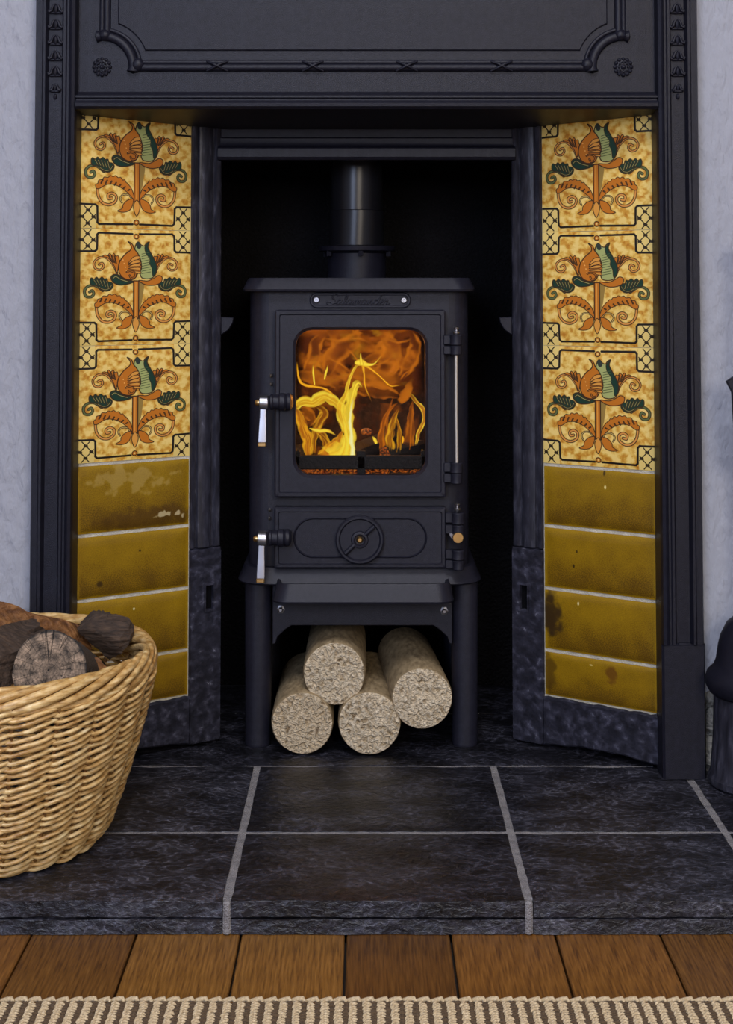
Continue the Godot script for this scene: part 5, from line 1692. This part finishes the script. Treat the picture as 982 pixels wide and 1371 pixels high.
# ---------------------------------------------------------------- willow basket
func basket() -> void:
	var c := Vector3(-0.437, HT, 0.2)
	var t := thing("wicker_basket", "round wicker willow basket filled with firewood on the left of the hearth", "basket", c)
	var h := 0.188
	var R := func(y: float) -> float: return 0.1330 + 0.40 * y - 0.5 * y * y - 0.006 * clampf(1.0 - y / 0.02, 0.0, 1.0)
	var stakes := 24
	for k in stakes:
		var a := TAU * (k + 0.5) / stakes
		var pts := PackedVector3Array()
		for j in 9:
			var y := 0.004 + (h + 0.002) * j / 8.0
			var r: float = R.call(y) - 0.0005
			pts.append(c + Vector3(sin(a) * r, y, cos(a) * r))
		var s := Shape.new()
		s.tube(pts, 0.0024, 7)
		obj("stake", s, M.willow_dark, t)
	var rows := 24
	for i in rows:
		var y0 := 0.008 + (h - 0.012) * i / (rows - 1.0)
		var r0: float = R.call(y0)
		for e in 2:
			var pts := PackedVector3Array()
			var rad := PackedFloat32Array()
			var n := 240
			var ph := rng.randf_range(-0.10, 0.10)
			var fat := rng.randf_range(0.92, 1.06)
			for k in n:
				var a := TAU * k / n
				var q := a * stakes / 2.0 + PI * e + ph
				var r := r0 + 0.0036 * cos(q) + 0.0008
				# rises steadily across the outside of a stake, drops back behind the next
				var y := y0 + 0.0046 * asin(sin(q) * 0.985) / 1.4 + 0.0009 * sin(a * 5.0 + i * 1.7) + 0.0004 * sin(a * 31.0 + i)
				pts.append(c + Vector3(sin(a) * r, maxf(y, 0.0032), cos(a) * r))
				rad.append((0.0023 + 0.0005 * cos(q)) * fat * (1.0 + 0.06 * sin(a * 17.0 + i * 2.0 + e)))
			var s := Shape.new()
			s.tube(pts, rad, 6, true)
			obj("weaver", s, M["willow_%d" % ((i * 5 + e * 2 + i / 4) % 3)], t)
	# rim of long rods laid over one another with a slight twist
	var strands := 8
	for e in strands:
		var pts := PackedVector3Array()
		var rad := PackedFloat32Array()
		var n := 200
		for k in n:
			var a := TAU * k / n
			var q := a * 4.0 + TAU * e / strands
			var r := 0.1845 + 0.0075 * cos(q)
			pts.append(c + Vector3(sin(a) * r, h + 0.009 + 0.0130 * sin(q) + 0.0010 * sin(a * 9.0 + e), cos(a) * r))
			rad.append(0.0041 * (1.0 + 0.12 * sin(a * 7.0 + e * 1.9)))
		var s := Shape.new()
		s.tube(pts, rad, 8, true)
		obj("rim_strand", s, M["willow_%d" % (e % 3)], t)
	var core := Shape.new()
	var cp := PackedVector3Array()
	for k in 60:
		var a := TAU * k / 60.0
		cp.append(c + Vector3(sin(a) * 0.1845, h + 0.008, cos(a) * 0.1845))
	core.tube(cp, 0.0055, 8, true)
	obj("rim_core", core, M.willow_dark, t)
	var bs := Shape.new()
	bs.lathe(c + Vector3(0, 0.001, 0), Vector3.UP, [Vector2(0.124, 0.0), Vector2(0.126, 0.004), Vector2(0.124, 0.007)], 40)
	obj("base", bs, M.willow_dark, t)
	for e in 2:
		var pts := PackedVector3Array()
		for k in 168:
			var a := TAU * k / 168.0
			var q := a * 12.0 + PI * e
			pts.append(c + Vector3(sin(a) * (0.129 + 0.004 * cos(q)), 0.006 + 0.002 * sin(q), cos(a) * (0.129 + 0.004 * cos(q))))
		var s := Shape.new()
		s.tube(pts, 0.0038, 6, true)
		obj("foot_strand", s, M.willow_0, t)
	# firewood
	# a dry round log with its sawn end to the front
	var e := Vector3(-0.3512, 0.2401, 0.26)
	wood("round_log", "round dry log with radial cracks, its grey sawn end facing out of the basket", e, e + Vector3(0.0, -0.06, -0.16), 0.0415, 0, M.bark, M.ring_end)
	wedge("split_log", "long split log with a golden brown sloping face, lying highest in the basket", [Vector3(-0.4723, 0.2783, 0.2), Vector3(-0.3442, 0.2229, 0.095)], PackedVector2Array([Vector2(-0.040, -0.026), Vector2(0.030, -0.036), Vector2(0.040, 0.006), Vector2(0.004, 0.034)]), M.bark, M.split_wood, M.dark_wood, 3)
	wedge("split_log", "dark split log with a flat face at the left edge of the basket", [Vector3(-0.4564, 0.2422, 0.3), Vector3(-0.3846, 0.2596, 0.185)], PackedVector2Array([Vector2(-0.034, -0.034), Vector2(0.024, -0.034), Vector2(0.030, 0.010), Vector2(0.000, 0.032), Vector2(-0.030, 0.012)]), M.dark_wood, M.dark_wood, M.split_wood, 5)
	lump("bark_chunk", "small rough chunk of dark bark against the back of the rim, right of the logs", "bark", Vector3(-0.3137, 0.2454, 0.115), Vector3(0.037, 0.036, 0.026), M.dark_wood, 7)
	lump("wood_chunk", "small reddish brown piece of firewood low in the basket behind the round log", "firewood", Vector3(-0.3186, 0.2132, 0.17), Vector3(0.026, 0.018, 0.03), M.split_wood, 9)


# rough lump with flat broken faces
func lump(called: String, label: String, kind: String, at: Vector3, r: Vector3, m: Material, seed_: int) -> void:
	var f := fnl(700 + seed_, 1.3, FastNoiseLite.TYPE_CELLULAR, 1)
	f.cellular_return_type = FastNoiseLite.RETURN_CELL_VALUE
	var g := fnl(800 + seed_, 2.6, FastNoiseLite.TYPE_SIMPLEX_SMOOTH, 4, FastNoiseLite.FRACTAL_RIDGED)
	var dirs := []
	var rr := RandomNumberGenerator.new()
	rr.seed = seed_
	for k in 9:
		dirs.append([Vector3(rr.randf_range(-1, 1), rr.randf_range(-1, 1), rr.randf_range(-1, 1)).normalized(), rr.randf_range(0.42, 0.74)])
	var s := Shape.new()
	s.crease = 0.86
	var loops := []
	for j in range(1, 20):
		var a := PI * j / 20.0 - PI / 2.0
		var l := PackedVector3Array()
		for k in 32:
			var b := TAU * k / 32.0
			var d := Vector3(cos(b) * cos(a), sin(a), -sin(b) * cos(a))
			var w := 1.0
			for q in dirs:
				var c: float = d.dot(q[0])
				if c > 0.05:
					w = minf(w, q[1] / c)
			w *= 0.96 + 0.09 * g.get_noise_3d(d.x, d.y, d.z)
			l.append(at + d * w * r)
		loops.append(l)
	s.loft(loops, true, true, true)
	tag(obj(called, s, m, self, at), label, kind, "firewood in the basket")


func wood(called: String, label: String, a: Vector3, b: Vector3, r: float, kind: int, side: Material, face: Material) -> void:
	var o := thing(called, label, "log", (a + b) / 2.0, "firewood in the basket")
	var ax := (b - a).normalized()
	var ex := Vector3.UP.cross(ax).normalized() * -1.0
	var ey := ex.cross(ax) * -1.0
	if ex.cross(ey).dot(ax) < 0:
		ey = -ey
	var loops := []
	for j in 7:
		var l := PackedVector3Array()
		for k in 36:
			var q := TAU * k / 36.0
			l.append(a.lerp(b, j / 6.0) + (ex * cos(q) + ey * sin(q)) * r * (1.0 + 0.018 * sin(q * 3.0 + 1.0) + 0.012 * sin(q * 7.0 + j)) * (0.985 if j == 0 else 1.0))
		loops.append(l)
	var s := Shape.new()
	s.loft(loops, true, false, true)
	obj("bark", s, side, o)
	var e := Shape.new()
	e.fan(loops[0], true)
	obj("sawn_end", e, face, o)


# split log: rough prism of the outline carried along a line; the faces after `split` are cleft wood
func wedge(called: String, label: String, line: Array, outline: PackedVector2Array, bark: Material, cleft: Material, end: Material, seed_: int) -> void:
	var a: Vector3 = line[0]
	var b: Vector3 = line[1]
	var o := thing(called, label, "log" if called != "bark_chunk" else "bark", (a + b) / 2.0, "firewood in the basket")
	var ax := (b - a).normalized()
	var ex := (Vector3.UP if absf(ax.y) < 0.8 else Vector3(0, 0, 1)).cross(ax).normalized()
	var ey := ax.cross(ex)
	var f := fnl(600 + seed_, 22.0, FastNoiseLite.TYPE_SIMPLEX_SMOOTH, 4)
	if Geometry2D.is_polygon_clockwise(outline):
		outline.reverse()
	var fine := PackedVector2Array()
	var which := []
	for i in outline.size():
		for k in 6:
			fine.append(outline[i].lerp(outline[(i + 1) % outline.size()], k / 6.0))
			which.append(i)
	var rows := 16
	var loops := []
	for j in rows + 1:
		var l := PackedVector3Array()
		for v in fine:
			var tp := 1.0 - 0.3 * float(j) / rows
			var p: Vector3 = a.lerp(b, float(j) / rows) + (ex * v.x + ey * v.y) * tp
			var nz := f.get_noise_3d(p.dot(ax) * 0.35, v.x * 2.0, v.y * 2.0) + 0.5 * f.get_noise_3d(p.dot(ax) * 0.6, v.x * 9.0, v.y * 9.0)
			l.append(p + (ex * v.x + ey * v.y).normalized() * nz * 0.0085 + ax * f.get_noise_2d(v.x * 4.0, v.y * 4.0 + j * 0.01) * (0.012 if j == 0 or j == rows else 0.002))
		loops.append(l)
	for side in outline.size():
		var s := Shape.new()
		s.crease = 0.8
		for j in rows:
			for i in fine.size():
				if which[i] == side:
					var k := (i + 1) % fine.size()
					s.quad(loops[j][i], loops[j][k], loops[j + 1][k], loops[j + 1][i])
		obj("bark_face" if side % 2 == 0 else "cleft_face", s, bark if side % 2 == 0 else cleft, o)
	var e := Shape.new()
	e.fan(loops[0], true)
	e.fan(loops[rows], false)
	obj("end", e, end, o)


# ---------------------------------------------------------------- right edge of the picture
func right_side() -> void:
	# crumbling stones at the foot of the right wall
	var base := Shape.new()
	base.box(Vector3(0.60, 0.085, -0.037), Vector3(0.32, 0.10, 0.006))
	var bb := structure(obj("baseboard_right", base, M.old_plaster))
	for q in [[0.0387, 0.0824], [0.0843, 0.1186], [0.1205, 0.1377]]:
		for k in 4:
			var s := Shape.new()
			s.box(Vector3(0.468 + k * 0.062 + rng.randf_range(-0.004, 0.004), (q[0] + q[1]) / 2.0, -0.032), Vector3(0.055, absf(q[1] - q[0]) * 0.94, 0.014 + rng.randf_range(0, 0.006)), 0.006)
			obj("stone", s, M.old_plaster, bb)
	# fluted black stand with a domed cap
	var c := Vector3(0.4888, 0.036, 0.0257)
	var t := thing("companion_stand", "black fluted column with a swelling domed cap at the right edge of the hearth", "stand", c)
	var prof := []
	var z := c.z
	var k := 0.00094
	var base_y := HT
	var rows := [[0.052, 0.0], [0.057, 0.004], [0.058, 0.012], [0.0555, 0.018], [0.052, 0.06], [0.0505, 0.112]]
	var loops := []
	for q in rows:
		var l := PackedVector3Array()
		for i in 72:
			var a := TAU * i / 72.0
			var fl := 1.0 - (0.035 * (0.5 - 0.5 * cos(a * 18.0)) if q[1] > 0.015 else 0.0)
			l.append(c + Vector3(cos(a) * q[0] * fl, q[1], -sin(a) * q[0] * fl))
		loops.append(l)
	var s := Shape.new()
	s.loft(loops, true, true, true)
	obj("fluted_column", s, M.worn_iron, t)
	var d := Shape.new()
	d.lathe(c + Vector3(0, 0.112, 0), Vector3.UP, [Vector2(0.050, 0.0), Vector2(0.0555, 0.004), Vector2(0.060, 0.012), Vector2(0.0605, 0.020), Vector2(0.058, 0.028), Vector2(0.050, 0.036), Vector2(0.047, 0.044), Vector2(0.0445, 0.060), Vector2(0.041, 0.074), Vector2(0.033, 0.090), Vector2(0.020, 0.101), Vector2(0.008, 0.106)], 40)
	obj("domed_cap", d, M.iron, t)
	var po := Shape.new()
	po.tube(PackedVector3Array([c + Vector3(0, 0.21, 0), c + Vector3(0, 0.45, 0), c + Vector3(0, 0.66, 0)]), 0.006, 12)
	po.ball(c + Vector3(0, 0.672, 0), Vector3(0.014, 0.018, 0.014))
	obj("pole", po, M.iron, t)
	# shovel hung from the stand: rolled shoulders, blade that narrows downwards
	var zz := c.z + 0.012
	var x0 := 0.455
	var y0 := 0.5486
	var sh := thing("fire_shovel", "black metal fire shovel hanging above the fluted stand at the right edge", "shovel", Vector3(c.x, y0 - 0.11, zz))
	var bl := Shape.new()
	var w := c.x - x0
	bl.extrude(PackedVector2Array([Vector2(x0, y0 - 0.006), Vector2(x0 + 0.009, y0), Vector2(x0 + 0.0105, y0 - 0.002), Vector2(x0 + 0.016, y0 + 0.001), Vector2(c.x + w - 0.016, y0 + 0.001), Vector2(c.x + w - 0.009, y0), Vector2(c.x + w, y0 - 0.006), Vector2(c.x + w - 0.007, y0 - 0.020), Vector2(c.x + w - 0.0095, y0 - 0.075), Vector2(c.x + w - 0.016, y0 - 0.112), Vector2(x0 + 0.016, y0 - 0.112), Vector2(x0 + 0.0095, y0 - 0.075), Vector2(x0 + 0.007, y0 - 0.020)]), zz - 0.003, zz + 0.003, 0.001)
	obj("blade", bl, M.iron, sh)
	var hd := Shape.new()
	hd.tube(PackedVector3Array([Vector3(c.x, y0 - 0.01, zz + 0.004), Vector3(c.x, y0 + 0.03, zz + 0.004), Vector3(c.x, c.y + 0.61, zz)]), 0.004, 8)
	obj("handle", hd, M.iron, sh)
